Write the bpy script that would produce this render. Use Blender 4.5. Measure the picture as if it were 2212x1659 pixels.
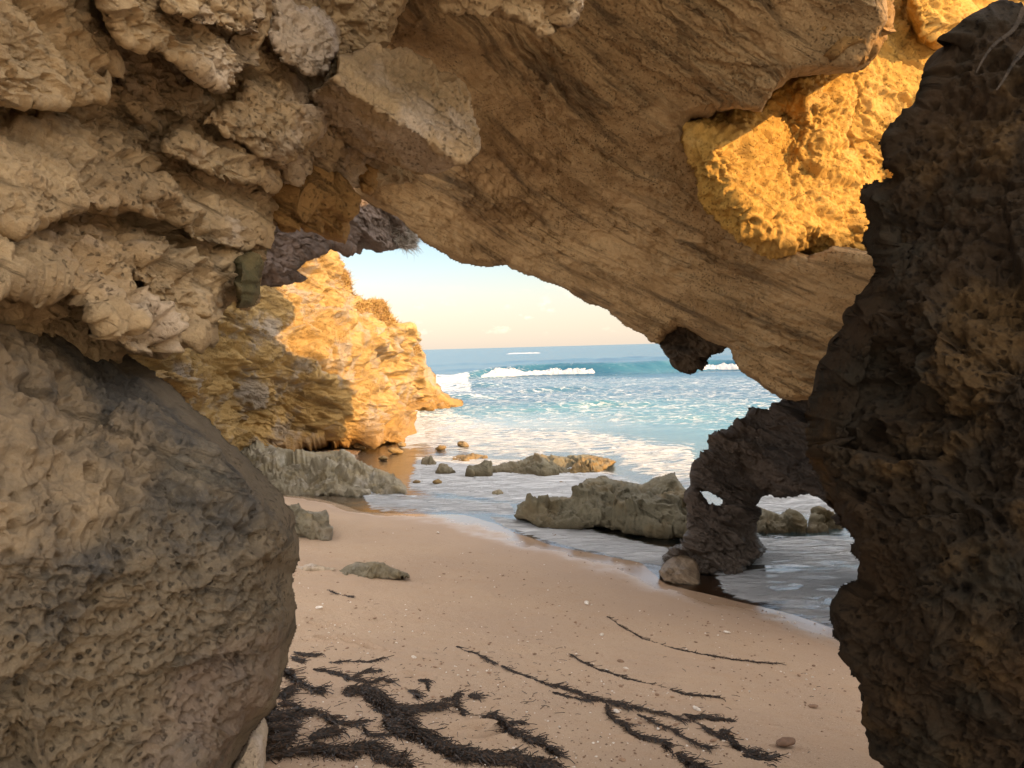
import bpy, math, random
import numpy as np
from mathutils import Matrix

random.seed(7)
SC = bpy.context.scene
for _o in list(bpy.data.objects):
    bpy.data.objects.remove(_o)

# ------------------------------------------------------------------ camera
EYE = np.array([0.0, 0.0, 2.6])          # sea level is z = 0
FPX, CX, CY = 1640.0, 1106.0, 829.5      # focal length and centre in a 2212 x 1659 frame
PITCH, ROLL = math.radians(2.775), math.radians(1.53)
fw = np.array([0, math.cos(PITCH), -math.sin(PITCH)])
r0 = np.array([1.0, 0, 0]); u0 = np.array([0, math.sin(PITCH), math.cos(PITCH)])
rt = math.cos(ROLL) * r0 - math.sin(ROLL) * u0
up = math.sin(ROLL) * r0 + math.cos(ROLL) * u0
cam_d = bpy.data.cameras.new('camera')
cam = bpy.data.objects.new('camera', cam_d); SC.collection.objects.link(cam)
cam_d.sensor_width = 36.0; cam_d.lens = 36.0 * FPX / 2212.0
cam_d.clip_start = 0.05; cam_d.clip_end = 20000
cam.matrix_world = Matrix(((rt[0], up[0], -fw[0], EYE[0]), (rt[1], up[1], -fw[1], EYE[1]),
                           (rt[2], up[2], -fw[2], EYE[2]), (0, 0, 0, 1)))
SC.camera = cam

# ------------------------------------------------------------------ light
SUN_EL, SUN_AZ = math.radians(20), math.radians(125)     # azimuth clockwise from +Y (straight ahead)
SUN_DIR = np.array([math.sin(SUN_AZ) * math.cos(SUN_EL), math.cos(SUN_AZ) * math.cos(SUN_EL), math.sin(SUN_EL)])
sun_d = bpy.data.lights.new('sun', 'SUN'); sun_d.energy = 4.0; sun_d.angle = math.radians(0.5)
sun_d.color = (1.0, 0.61, 0.25)
sun = bpy.data.objects.new('sun', sun_d); SC.collection.objects.link(sun)
_z = SUN_DIR; _x = np.cross([0, 0, 1.0], _z); _x /= np.linalg.norm(_x); _y = np.cross(_z, _x)
sun.matrix_world = Matrix(((_x[0], _y[0], _z[0], 20), (_x[1], _y[1], _z[1], -20), (_x[2], _y[2], _z[2], 20), (0, 0, 0, 1)))

SC.view_settings.view_transform = 'Standard'
SC.view_settings.look = 'None'
SC.view_settings.exposure = 1.2
SKY_GAIN = 2.15
SC.view_settings.gamma = 1.0
SC.cycles.max_bounces = 8
SC.cycles.diffuse_bounces = 5
SC.cycles.transparent_max_bounces = 8
SC.cycles.use_denoising = True
SC.cycles.sample_clamp_indirect = 6

# ------------------------------------------------------------------ node helper
class NT:
    def __init__(self, tree):
        self.t = tree; tree.nodes.clear()
    def n(self, typ, inp=None, **props):
        nd = self.t.nodes.new(typ)
        for k, v in props.items(): setattr(nd, k, v)
        for k, v in (inp or {}).items():
            s = nd.inputs[k]
            if isinstance(v, tuple) and len(v) == 2 and hasattr(v[0], 'outputs'):
                self.t.links.new(v[0].outputs[v[1]], s)
            elif hasattr(v, 'outputs'):
                self.t.links.new(v.outputs[0], s)
            elif isinstance(v, (tuple, list)) and len(v) == 3 and s.type == 'RGBA':
                s.default_value = (*v, 1)
            else:
                s.default_value = v
        return nd
    def math(self, op, a, b=0.0, clamp=False):
        return self.n('ShaderNodeMath', {0: a, 1: b}, operation=op, use_clamp=clamp)
    def ramp(self, fac, lo, hi, smooth=True):
        return self.n('ShaderNodeMapRange', {'Value': fac, 'From Min': lo, 'From Max': hi, 'To Min': 0.0, 'To Max': 1.0},
                      interpolation_type='SMOOTHSTEP' if smooth else 'LINEAR')
    def mix(self, fac, a, b, blend='MIX'):
        nd = self.t.nodes.new('ShaderNodeMix'); nd.data_type = 'RGBA'; nd.blend_type = blend
        for idx, v in ((0, fac), (6, a), (7, b)):
            s = nd.inputs[idx]
            if isinstance(v, tuple) and len(v) == 2 and hasattr(v[0], 'outputs'): self.t.links.new(v[0].outputs[v[1]], s)
            elif hasattr(v, 'outputs'):
                out = v.outputs[2] if v.bl_idname == 'ShaderNodeMix' else v.outputs[0]
                self.t.links.new(out, s)
            elif isinstance(v, (tuple, list)): s.default_value = (*v[:3], 1)
            else: s.default_value = v
        return nd
    def noise(self, vec, scale, detail=5, rough=.55, dist=0.0):
        return self.n('ShaderNodeTexNoise', {'Vector': vec, 'Scale': scale, 'Detail': detail, 'Roughness': rough, 'Distortion': dist})
def C(mixnode): return (mixnode, 2)

# ------------------------------------------------------------------ world (sky)
world = bpy.data.worlds.new('World'); SC.world = world; world.use_nodes = True
w = NT(world.node_tree)
sky = w.n('ShaderNodeTexSky', sky_type='NISHITA', sun_disc=False, sun_elevation=SUN_EL, sun_rotation=SUN_AZ,
          altitude=0, air_density=1.0, dust_density=1.2, ozone_density=1.0)
tc = w.n('ShaderNodeTexCoord')
sep = w.n('ShaderNodeSeparateXYZ', {0: (tc, 'Generated')})
# low band of warm sea haze above the horizon, part of the sky itself
band = w.n('ShaderNodeMapRange', {'Value': (sep, 'Z'), 'From Min': 0.0, 'From Max': 0.16, 'To Min': 1.0, 'To Max': 0.0}, interpolation_type='SMOOTHSTEP')
hz = w.mix(w.math('MULTIPLY', band, 0.62), sky, (6.2, 5.0, 4.1))
# small cumulus far out over the sea
cvec = w.n('ShaderNodeMapping', {'Vector': (tc, 'Generated'), 'Scale': (1.0, 1.0, 2.0)})
cn = w.noise(cvec, 34.0, 8, .56)
big = w.noise(cvec, 9.0, 2, .5)
cdens = w.math('ADD', w.math('MULTIPLY', cn, 1.0), w.math('MULTIPLY', w.math('SUBTRACT', big, .5), .5))
cm = w.ramp(cdens, 0.56, 0.70)
cb1 = w.ramp((sep, 'Z'), 0.012, 0.032); cb2 = w.n('ShaderNodeMapRange', {'Value': (sep, 'Z'), 'From Min': 0.045, 'From Max': 0.085, 'To Min': 1.0, 'To Max': 0.0}, interpolation_type='SMOOTHSTEP')
cmask = w.math('MULTIPLY', w.math('MULTIPLY', cm, w.math('MULTIPLY', cb1, cb2)), 1.0)
clo = w.mix(cmask, C(hz), (8.2, 6.1, 4.6))
# overhead and rear sky raised and paled, added fill light for the cave
hi = w.ramp((sep, 'Z'), 0.13, 0.50); beh = w.ramp(w.math('MULTIPLY', (sep, 'Y'), -1.0), -0.35, 0.25)
gain = w.math('ADD', 1.18, w.math('MULTIPLY', w.math('MAXIMUM', hi, beh), SKY_GAIN))
sky_fill = w.mix(w.math('MULTIPLY', w.math('MAXIMUM', hi, beh), .55), C(clo), (6.4, 5.6, 4.7))
lit = w.n('ShaderNodeVectorMath', {0: C(sky_fill), 'Scale': gain}, operation='SCALE')
bg = w.n('ShaderNodeBackground', {'Color': (lit, 'Vector'), 'Strength': 0.075})
w.n('ShaderNodeOutputWorld', {'Surface': bg})

# ------------------------------------------------------------------ numpy noise
_rs = np.random.RandomState(11)
PERM = np.concatenate([_rs.permutation(256)] * 3).astype(np.int32)
_g = _rs.normal(size=(256, 3)); _g /= np.linalg.norm(_g, axis=1)[:, None]
GRAD = _g.astype(np.float32)
RND = _rs.rand(256, 4).astype(np.float32)
def perlin(P, seed=0):
    P = np.asarray(P, np.float32) + np.float32(seed * 17.31)
    I = np.floor(P).astype(np.int32); Fr = P - I
    U = Fr * Fr * Fr * (Fr * (Fr * 6 - 15) + 10)
    I &= 255
    out = 0
    for dx in (0, 1):
        wx = U[:, 0] if dx else 1 - U[:, 0]
        hx = PERM[(I[:, 0] + dx) & 255]
        for dy in (0, 1):
            wy = U[:, 1] if dy else 1 - U[:, 1]
            hy = PERM[(hx + I[:, 1] + dy) & 255]
            for dz in (0, 1):
                wz = U[:, 2] if dz else 1 - U[:, 2]
                g = GRAD[PERM[(hy + I[:, 2] + dz) & 255]]
                out = out + wx * wy * wz * (g[:, 0] * (Fr[:, 0] - dx) + g[:, 1] * (Fr[:, 1] - dy) + g[:, 2] * (Fr[:, 2] - dz))
    return out * 1.6
FMAX = [1e9]        # finest detail (cycles per metre) the mesh in hand can carry
def fbm(P, f, octv=5, gain=.5, seed=0, ridged=False):
    P = np.asarray(P, np.float32); a = 1.0; s = 0; tot = 0
    lim = FMAX[0]
    for o in range(octv):
        if o and f > lim: break
        n = perlin(P * f, seed + o * 3)
        if ridged: n = 1 - 2 * np.abs(n)
        s = s + a * n; tot += a; a *= gain; f *= 2.03
    return s / tot
def worley(P, seed=0):
    """F1, F2 and a random number per nearest cell"""
    P = np.asarray(P, np.float32) + np.float32(seed * 9.7)
    I = np.floor(P).astype(np.int32); Fr = P - I
    n = len(P); f1 = np.full(n, 9., np.float32); f2 = f1.copy(); cid = np.zeros(n, np.float32)
    for dx in (-1, 0, 1):
        hx = PERM[(I[:, 0] + dx) & 255]
        for dy in (-1, 0, 1):
            hy = PERM[(hx + ((I[:, 1] + dy) & 255)) & 255]
            for dz in (-1, 0, 1):
                h = PERM[(hy + ((I[:, 2] + dz) & 255)) & 255]
                r = RND[h]
                d = (dx + r[:, 0] - Fr[:, 0]) ** 2 + (dy + r[:, 1] - Fr[:, 1]) ** 2 + (dz + r[:, 2] - Fr[:, 2]) ** 2
                c = d < f1
                f2 = np.where(c, f1, np.minimum(f2, d)); cid = np.where(c, r[:, 3], cid); f1 = np.where(c, d, f1)
    return np.sqrt(f1), np.sqrt(f2), cid
def facets(P, seed=0):
    """chipped planes: in every cell a plane of its own tilt and height"""
    P = np.asarray(P, np.float32) + np.float32(seed * 9.7)
    I = np.floor(P).astype(np.int32); Fr = P - I
    n = len(P); f1 = np.full(n, 9., np.float32); hh = np.zeros(n, np.float32)
    for dx in (-1, 0, 1):
        hx = PERM[(I[:, 0] + dx) & 255]
        for dy in (-1, 0, 1):
            hy = PERM[(hx + ((I[:, 1] + dy) & 255)) & 255]
            for dz in (-1, 0, 1):
                h = PERM[(hy + ((I[:, 2] + dz) & 255)) & 255]
                r = RND[h]; g = GRAD[(h * 7 + 31) & 255]
                ox = Fr[:, 0] - dx - r[:, 0]; oy = Fr[:, 1] - dy - r[:, 1]; oz = Fr[:, 2] - dz - r[:, 2]
                d = ox * ox + oy * oy + oz * oz; c = d < f1
                hh = np.where(c, ox * g[:, 0] + oy * g[:, 1] + oz * g[:, 2] + .7 * (r[:, 3] - .5), hh); f1 = np.where(c, d, f1)
    return hh
def sstep(x, a, b):
    t = np.clip((x - a) / (b - a), 0, 1); return t * t * (3 - 2 * t)

DIP = math.radians(31)
AL = np.array([math.cos(DIP), 0.12, -math.sin(DIP)]); AL /= np.linalg.norm(AL)
BN = np.array([math.sin(DIP), 0.05, math.cos(DIP)]); BN -= AL * (BN @ AL); BN /= np.linalg.norm(BN)
BT = np.cross(BN, AL)
def bed(P, fa, fn):
    """bedding coordinates: stretched along the beds"""
    return np.stack([(P @ AL) * fa, (P @ BT) * fa, (P @ BN) * fn], 1)

# ------------------------------------------------------------------ pixels and points
def ray(px, py):
    px = np.asarray(px, float); py = np.asarray(py, float)
    return fw + ((px - CX) / FPX)[..., None] * rt - ((py - CY) / FPX)[..., None] * up
def unproj(px, py, d): return EYE + ray(px, py) * np.asarray(d, float)[..., None]
def proj(P):
    V = P - EYE; z = V @ fw
    return CX + FPX * (V @ rt) / z, CY - FPX * (V @ up) / z, z
def hit_z(px, py, z=0.0):
    d = ray(px, py); t = (z - EYE[2]) / d[..., 2]
    return EYE + d * t[..., None]
def rbf(pts, val):
    pts = np.asarray(pts, float); val = np.asarray(val, float); n = len(pts)
    sc = 1.0 / max(np.ptp(pts[:, 0]), np.ptp(pts[:, 1]), 1e-6)
    A = np.zeros((n + 3, n + 3)); q = pts * sc
    A[:n, :n] = np.sqrt(((q[:, None] - q[None]) ** 2).sum(-1) + 1e-5)
    A[:n, n] = 1; A[:n, n + 1:] = q; A[n, :n] = 1; A[n + 1:, :n] = q.T
    A[:n, :n] += np.eye(n) * 1e-6
    w_ = np.linalg.lstsq(A, np.concatenate([val, [0, 0, 0]]), rcond=None)[0]
    def f(x, y):
        x = np.asarray(x, float).ravel() * sc; y = np.asarray(y, float).ravel() * sc
        s = w_[n] + w_[n + 1] * x + w_[n + 2] * y
        for i in range(n): s = s + w_[i] * np.sqrt((x - q[i, 0]) ** 2 + (y - q[i, 1]) ** 2 + 1e-5)
        return s
    return f

# ------------------------------------------------------------------ mesh helpers
def mesh_obj(name, V, Fq, mat, parent=None, smooth=True, origin=None, tri=None):
    V = np.asarray(V, np.float32)
    o3 = np.zeros(3, np.float32) if origin is None else np.asarray(origin, np.float32)
    me = bpy.data.meshes.new(name)
    Fq = np.asarray(Fq, np.int32).reshape(-1, 4) if Fq is not None else np.zeros((0, 4), np.int32)
    T = np.asarray(tri, np.int32).reshape(-1, 3) if tri is not None else np.zeros((0, 3), np.int32)
    me.vertices.add(len(V)); me.vertices.foreach_set('co', (V - o3).ravel())
    loops = np.concatenate([Fq.ravel(), T.ravel()])
    me.loops.add(len(loops)); me.loops.foreach_set('vertex_index', loops)
    npoly = len(Fq) + len(T); me.polygons.add(npoly)
    me.polygons.foreach_set('loop_start', np.concatenate([np.arange(len(Fq)) * 4, len(Fq) * 4 + np.arange(len(T)) * 3]).astype(np.int32))
    me.polygons.foreach_set('loop_total', np.concatenate([np.full(len(Fq), 4), np.full(len(T), 3)]).astype(np.int32))
    me.polygons.foreach_set('use_smooth', np.full(npoly, smooth))
    me.update(calc_edges=True); me.validate()
    me.materials.append(mat)
    o = bpy.data.objects.new(name, me); SC.collection.objects.link(o)
    if parent is not None:
        o.parent = parent
        o3 = o3 - np.array(parent.location, np.float32)
    o.location = o3
    return o
def set_attr(o, name, arr):
    a = o.data.attributes.new(name, 'FLOAT', 'POINT'); a.data.foreach_set('value', np.asarray(arr, np.float32))
def tag(o, label=None, cat=None, group=None, kind=None):
    if label: o['label'] = label
    if cat: o['category'] = cat
    if group: o['group'] = group
    if kind: o['kind'] = kind
    return o
def thing(name, loc, label, cat, group=None):
    o = bpy.data.objects.new(name, None); SC.collection.objects.link(o)
    o.location = loc; o.empty_display_size = .2
    return tag(o, label, cat, group)
def vnormals(V, F):
    n = np.cross(V[F[:, 2]] - V[F[:, 0]], V[F[:, 3]] - V[F[:, 1]])
    N = np.zeros_like(V)
    for k in range(4):
        for c in range(3): N[:, c] += np.bincount(F[:, k], n[:, c], len(V))
    return N / (np.linalg.norm(N, axis=1)[:, None] + 1e-12)
def roughen(poly, amp, seg=4.0, seed=0):
    poly = np.asarray(poly, float); out = []
    for a, b in zip(poly, np.roll(poly, -1, 0)):
        L = np.linalg.norm(b - a); k = max(1, int(L / seg))
        t = np.arange(k)[:, None] / k; out.append(a + (b - a) * t)
    q = np.concatenate(out)
    P3 = np.stack([q[:, 0], q[:, 1], np.zeros(len(q))], 1)
    dx = fbm(P3, 1 / 60., 5, .68, seed + 1); dy = fbm(P3, 1 / 60., 5, .68, seed + 5)
    return q + np.stack([dx, dy], 1) * amp * 1.7
def seg_dist(x, y, poly):
    """distance to a closed polygon and the nearest point"""
    best = np.full(len(x), 1e18); bx = x.copy(); by = y.copy()
    for a, b in zip(poly, np.roll(poly, -1, 0)):
        ab = b - a; L = ab @ ab
        if L < 1e-9: continue
        t = np.clip(((x - a[0]) * ab[0] + (y - a[1]) * ab[1]) / L, 0, 1)
        qx = a[0] + t * ab[0]; qy = a[1] + t * ab[1]; d = (x - qx) ** 2 + (y - qy) ** 2
        m = d < best; best = np.where(m, d, best); bx = np.where(m, qx, bx); by = np.where(m, qy, by)
    return np.sqrt(best), bx, by
def inside(xs, y, polys):
    cr = []
    for p in polys:
        a = p; b = np.roll(p, -1, 0)
        m = (a[:, 1] > y) != (b[:, 1] > y)
        a = a[m]; b = b[m]
        cr.append(a[:, 0] + (y - a[:, 1]) / (b[:, 1] - a[:, 1]) * (b[:, 0] - a[:, 0]))
    cr = np.sort(np.concatenate(cr))
    return np.searchsorted(cr, xs) % 2 == 1
def axis(a, b, hi, step):
    v = []; x = a
    while x < b:
        v.append(x); x += step if -60 <= x <= hi + 60 else step * 4
    v.append(b + step); return np.array(v)

def relax(V, F, it=2):
    """smooth the steep, stretched flanks so that they carry no needles"""
    E = np.concatenate([F[:, [0, 1]], F[:, [1, 2]], F[:, [2, 3]], F[:, [3, 0]]]); n = len(V)
    dv = V - EYE; dist = np.linalg.norm(dv, axis=1)
    px_len = np.linalg.norm(V[E[:, 0]] - V[E[:, 1]], axis=1) / dist[E[:, 0]] * FPX
    deg = np.bincount(E[:, 0], minlength=n) + 1e-9
    st = np.bincount(E[:, 0], px_len, n) / deg
    w_ = sstep(st, 5.0, 11.0)[:, None] * .8
    for _ in range(it):
        A_ = np.stack([np.bincount(E[:, 0], V[E[:, 1], c], n) + np.bincount(E[:, 1], V[E[:, 0], c], n) for c in range(3)], 1) / (deg + np.bincount(E[:, 1], minlength=n))[:, None]
        V = V + (A_ - V) * w_
    return V

def relief(name, poly, dp, mat, parent=None, holes=(), step=3.0, rim=.2, rimw=40, thick=.8, rough=7, disp=None,
           planes=None, seed=0, depf=None):
    """a rock: a traced outline given its own distance, rounded flanks, thickness and a back, then weathered in 3-D"""
    base = [np.asarray(poly, float)] + [np.asarray(h, float) for h in holes]
    rp = [roughen(p, rough, seed=seed + 10 * i) for i, p in enumerate(base)]
    allp = np.concatenate(rp)
    xs = axis(allp[:, 0].min() - step, allp[:, 0].max(), 2212, step); ys = axis(allp[:, 1].min() - step, allp[:, 1].max(), 1659, step)
    nx, ny = len(xs), len(ys)
    xc = (xs[1:] + xs[:-1]) / 2; K = np.array([inside(xc, (ys[j] + ys[j + 1]) / 2, rp) for j in range(ny - 1)])
    cnt = np.zeros((ny, nx), np.int8)
    cnt[:-1, :-1] += K; cnt[1:, :-1] += K; cnt[:-1, 1:] += K; cnt[1:, 1:] += K
    used = cnt > 0; idx = -np.ones((ny, nx), np.int64); idx[used] = np.arange(used.sum())
    X, Y = np.meshgrid(xs, ys); X = X[used]; Y = Y[used]; bnd = cnt[used] < 4
    d_, qx, qy = seg_dist(X[bnd], Y[bnd], rp[0])
    for h in rp[1:]:
        d2, hx, hy = seg_dist(X[bnd], Y[bnd], h); m = d2 < d_
        d_ = np.where(m, d2, d_); qx = np.where(m, hx, qx); qy = np.where(m, hy, qy)
    lim = step * 5
    ok = d_ < lim; xb = X[bnd]; yb = Y[bnd]; xb[ok] = qx[ok]; yb[ok] = qy[ok]; X[bnd] = xb; Y[bnd] = yb
    dist = np.full(len(X), 1e9)
    for p in base: dist = np.minimum(dist, seg_dist(X, Y, p)[0])
    dist[bnd] = 0
    dp = np.asarray(dp if dp is not None else [], float)
    dep = depf(X, Y) if depf else rbf(dp[:, :2], dp[:, 2])(X, Y)
    if planes:                                   # convex body: the farthest of its front planes
        for t in planes:
            cf = np.linalg.solve(np.array([[t[i][0], t[i][1], 1] for i in range(3)], float), [t[i][2] for i in range(3)])
            dep = np.maximum(dep, cf[0] * X + cf[1] * Y + cf[2])
    if not depf: dep = np.clip(dep, max(dp[:, 2].min() * .9, .6), dp[:, 2].max() * 1.15)
    t = np.clip(dist / rimw, 0, 1); q = (1 - t) ** 2.2
    tb = np.clip(dist / (rimw * 2.2), 0, 1); qb = np.sqrt(np.clip(1 - (1 - tb) ** 2, 0, 1))
    dF = dep + rim * q; dB = dep + rim + thick * qb
    dF[bnd] = dep[bnd] + rim; 
    n = len(X); bidx = np.arange(n); inner = ~bnd; bidx[inner] = n + np.arange(inner.sum())
    VF = unproj(X, Y, dF); VB = unproj(X[inner], Y[inner], dB[inner]); V = np.concatenate([VF, VB])
    j, i = np.nonzero(K)
    F = np.stack([idx[j, i], idx[j + 1, i], idx[j + 1, i + 1], idx[j, i + 1]], 1)
    FB = bidx[F][:, ::-1]; F = np.concatenate([F, FB])
    N = vnormals(V, F)
    if np.mean((N[:n] * (EYE - VF)).sum(1)) < 0: F = F[:, ::-1]; N = -N
    if disp is not None:
        FMAX[0] = FPX / (step * max(.3, float(np.median(dep)))) / 2.7
        fade = .12 + .88 * sstep(dist, 0, rimw * .8); fade = np.concatenate([fade, .3 * fade[inner]])
        V = V + N * (disp(V, N) * fade)[:, None]
    FMAX[0] = 1e9
    V = relax(V, F)
    org = [V[:, 0].mean(), V[:, 1].mean(), V[:, 2].min()]
    return mesh_obj(name, V, F, mat, parent, origin=org)

def world_rock(name, c, size, mat, parent=None, res=96, disp=None, sq=0.7, rot=0.0):
    """a squarish rounded body in world space, weathered"""
    u = np.linspace(0, 2 * np.pi, res * 2, endpoint=False); v = np.linspace(-np.pi / 2, np.pi / 2, res)
    U, W = np.meshgrid(u, v); e = lambda a: np.sign(a) * np.abs(a) ** sq
    P = np.stack([e(np.cos(W)) * e(np.cos(U)), e(np.cos(W)) * e(np.sin(U)), e(np.sin(W))], -1).reshape(-1, 3) * np.array(size)
    if rot: P = P @ np.array([[math.cos(rot), math.sin(rot), 0], [-math.sin(rot), math.cos(rot), 0], [0, 0, 1]])
    P = P + np.array(c); m = res * 2
    a = np.arange(res - 1)[:, None] * m + np.arange(m)[None]; b = np.arange(res - 1)[:, None] * m + (np.arange(m)[None] + 1) % m
    F = np.stack([a, b, b + m, a + m], -1).reshape(-1, 4)
    N = P - np.array(c); N /= np.linalg.norm(N, axis=1)[:, None] + 1e-9
    if disp is not None: P = P + N * disp(P, N)[:, None]
    return mesh_obj(name, P, F, mat, parent, origin=[c[0], c[1], P[:, 2].min()])

# ------------------------------------------------------------------ displacement recipes (metres)
def d_wall(big=.10, blk=.07, pit=.025, fine=.02, sc=1.0, seed=0):
    """eroded limestone: broken benches along the beds, honeycomb pits, granular skin"""
    def f(P, N):
        W = P + .16 / sc * np.stack([fbm(P, 1.5 * sc, 4, .6, seed=seed + 40 + k) for k in range(3)], 1)
        f1, f2, cid = worley(bed(W, 1.5 * sc, 3.8 * sc), seed + 2)
        g1, g2, gid = worley(bed(W, 5. * sc, 9 * sc), seed + 3)
        h = big * fbm(P, 1.0 * sc, 4, .55, seed) + blk * 2.0 * (cid - .5) * sstep(f2 - f1, 0, .16)
        h += blk * .45 * (gid - .5) * sstep(g2 - g1, 0, .3)
        r = fbm(W, 3.4 * sc, 5, .6, seed + 6, ridged=True); h += fine * 1.7 * (r - .2)
        h += fine * 1.1 * fbm(bed(W, 2.4 * sc, 11 * sc), 1., 4, .6, seed + 8, ridged=True)
        p1, p2, pid = worley((P + .03 * np.stack([fbm(P, 9 * sc, 2, seed=seed + 60 + k) for k in range(3)], 1)) * 13 * sc, seed + 5)
        msk = sstep(fbm(P, 1.7 * sc, 3, seed=seed + 9), -.2, .3)
        h -= pit * sstep(.55 - p1, 0, .35) * (pid > .5) * msk
        c1, c2, _ = worley(P * 30 * sc, seed + 11); h += fine * 1.1 * fbm(P, 14 * sc, 5, .75, seed + 7) - fine * .9 * sstep(.5 - c1, 0, .4) * msk
        return h
    return f
def d_crag(big=.10, fac=.2, pit=.03, fine=.018, sc=1.0, seed=0, fa=1.1, fn=2.4, lam=.0):
    """craggy rock: chipped facets at three sizes along the beds, pits, rough skin"""
    def f(P, N):
        W = P + .11 / sc * np.stack([fbm(P, 1.9 * sc, 5, .62, seed=seed + 40 + k) for k in range(3)], 1)
        h = big * fbm(P, .9 * sc, 4, .55, seed)
        h += fac * .72 * facets(bed(W, fa * sc, fn * sc), seed + 2) + fac * .30 * facets(bed(W, fa * 2.7 * sc, fn * 2.5 * sc), seed + 3) + fac * .11 * facets(bed(W, fa * 7 * sc, fn * 6 * sc), seed + 4)
        if lam: h += lam * (fbm(bed(W, 1.2 * sc, 12 * sc), 1., 4, .62, seed + 8, ridged=True) - .2) * sstep(fbm(P, 1.3 * sc, 3, seed=seed + 19), -.25, .25)
        msk = sstep(fbm(P, 1.7 * sc, 3, seed=seed + 9), -.25, .3)
        Wp = P + .03 / sc * np.stack([fbm(P, 9 * sc, 3, seed=seed + 60 + k) for k in range(3)], 1)
        p1, p2, pid = worley(Wp * 11 * sc, seed + 5); h -= pit * sstep(.58 - p1, 0, .32) * (pid > .45) * msk
        if 27 * sc < FMAX[0]:
            c1, c2, cid = worley(Wp * 27 * sc, seed + 11); h -= pit * .42 * sstep(.55 - c1, 0, .3) * (cid > .4)
        h += fine * fbm(P, 6 * sc, 5, .62, seed + 6, ridged=True) + fine * .9 * fbm(P, 15 * sc, 4, .66, seed + 7)
        return h
    return f
def d_beds(sc=1.0, seed=0, A=.055, tau=.36, fac=.055, pit=.036, fine=.026, big=.05):
    """stepped limestone: each bed juts at its ragged lower edge and falls back above it"""
    def step_(P, s_, amp, k):
        i = np.floor(s_); f = s_ - i
        on = np.clip(.5 + 1.5 * perlin(np.stack([(P @ AL) * k, (P @ BT) * k, i * 3.7], 1), seed + 50), 0, 1.15)
        return amp * on * ((1 - f) ** 1.5 - .3)
    def f(P, N):
        w1 = fbm(P, 1.3 * sc, 5, .6, seed + 30) * .30 + fbm(P, 5.5 * sc, 5, .68, seed + 31) * .085
        W = P + .09 / sc * np.stack([fbm(P, 2.2 * sc, 5, .62, seed=seed + 40 + k) for k in range(3)], 1)
        sN = P @ BN + w1 / sc
        h = big * fbm(P, .9 * sc, 4, .55, seed) + step_(P, sN / tau * sc, A / sc, 1.2 * sc) + step_(P, sN / (tau * .29) * sc + 3.3, A * .55 / sc, 2.6 * sc)
        h += step_(P, sN / (tau * .11) * sc + 1.7, A * .30 / sc, 6. * sc)
        h += fac * facets(bed(W, 1.7 * sc, 2.8 * sc), seed + 2) + fac * .5 * facets(bed(W, 5 * sc, 8.5 * sc), seed + 3) + fac * .2 * facets(bed(W, 13 * sc, 19 * sc), seed + 4)
        msk = sstep(fbm(P, 1.7 * sc, 3, seed=seed + 9), -.2, .3)
        Wp = P + .03 / sc * np.stack([fbm(P, 9 * sc, 3, seed=seed + 60 + k) for k in range(3)], 1)
        p1, p2, pid = worley(Wp * 10 * sc, seed + 5); h -= pit * sstep(.60 - p1, 0, .34) * (pid > .5) * msk
        if 26 * sc < FMAX[0]:
            c1, c2, cid = worley(Wp * 26 * sc, seed + 11); h -= pit * .45 * sstep(.56 - c1, 0, .3) * (cid > .45)
        h += fine * fbm(P, 6 * sc, 5, .62, seed + 6, ridged=True) + fine * 1.0 * fbm(P, 15 * sc, 4, .68, seed + 7)
        return h
    return f
def d_strata(big=.15, st=.06, fine=.012, fn=5.0, seed=0, sc=1.0, lump=0.0):
    """bedded rock: thin worn laminae along the dip"""
    def f(P, N):
        W = P + .14 * np.stack([fbm(P, .9 * sc, 4, .6, seed=seed + 40 + k) for k in range(3)], 1)
        h = big * fbm(P, .6 * sc, 5, .55, seed)
        n1 = fbm(bed(W, .8 * sc, fn * sc), 1.0, 5, .65, seed + 1, ridged=True); h += st * (n1 - .2)
        n2 = fbm(bed(W, 1.6 * sc, fn * 2.6 * sc), 1.0, 3, .6, seed + 4); msk = sstep(fbm(P, 1.1 * sc, 3, seed=seed + 9), -.3, .3)
        h -= st * .8 * sstep(n2, .15, .5) * msk
        h += fine * fbm(P, 9 * sc, 5, .68, seed + 6) + fine * fbm(bed(P, 4 * sc, 26 * sc), 1., 3, .6, seed + 8, ridged=True)
        if lump: h += lump * fbm(P, 3.2 * sc, 5, .6, seed + 12, ridged=True)
        return h
    return f
def d_knob(big=.12, kn=.10, fine=.02, sc=1.0, seed=0):
    """spongy, lumpy dripstone"""
    def f(P, N):
        W = P + .16 / sc * np.stack([fbm(P, 2.4 * sc, 4, .6, seed=seed + 40 + k) for k in range(3)], 1)
        f1, f2, cid = worley(W * 3.0 * sc, seed + 2); g1, g2, gid = worley(W * 8.0 * sc, seed + 3)
        h = big * fbm(P, 1.1 * sc, 5, .6, seed) + kn * .8 * (.55 - f1) * (.4 + cid) + kn * .42 * (.5 - g1) * (.4 + gid)
        h += kn * .5 * (fbm(W, 3.1 * sc, 5, .65, seed + 5, ridged=True) - .2)
        h += fine * fbm(P, 13 * sc, 5, .72, seed + 6) + fine * .6 * fbm(P, 40 * sc, 3, .7, seed + 7)
        return h
    return f

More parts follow.
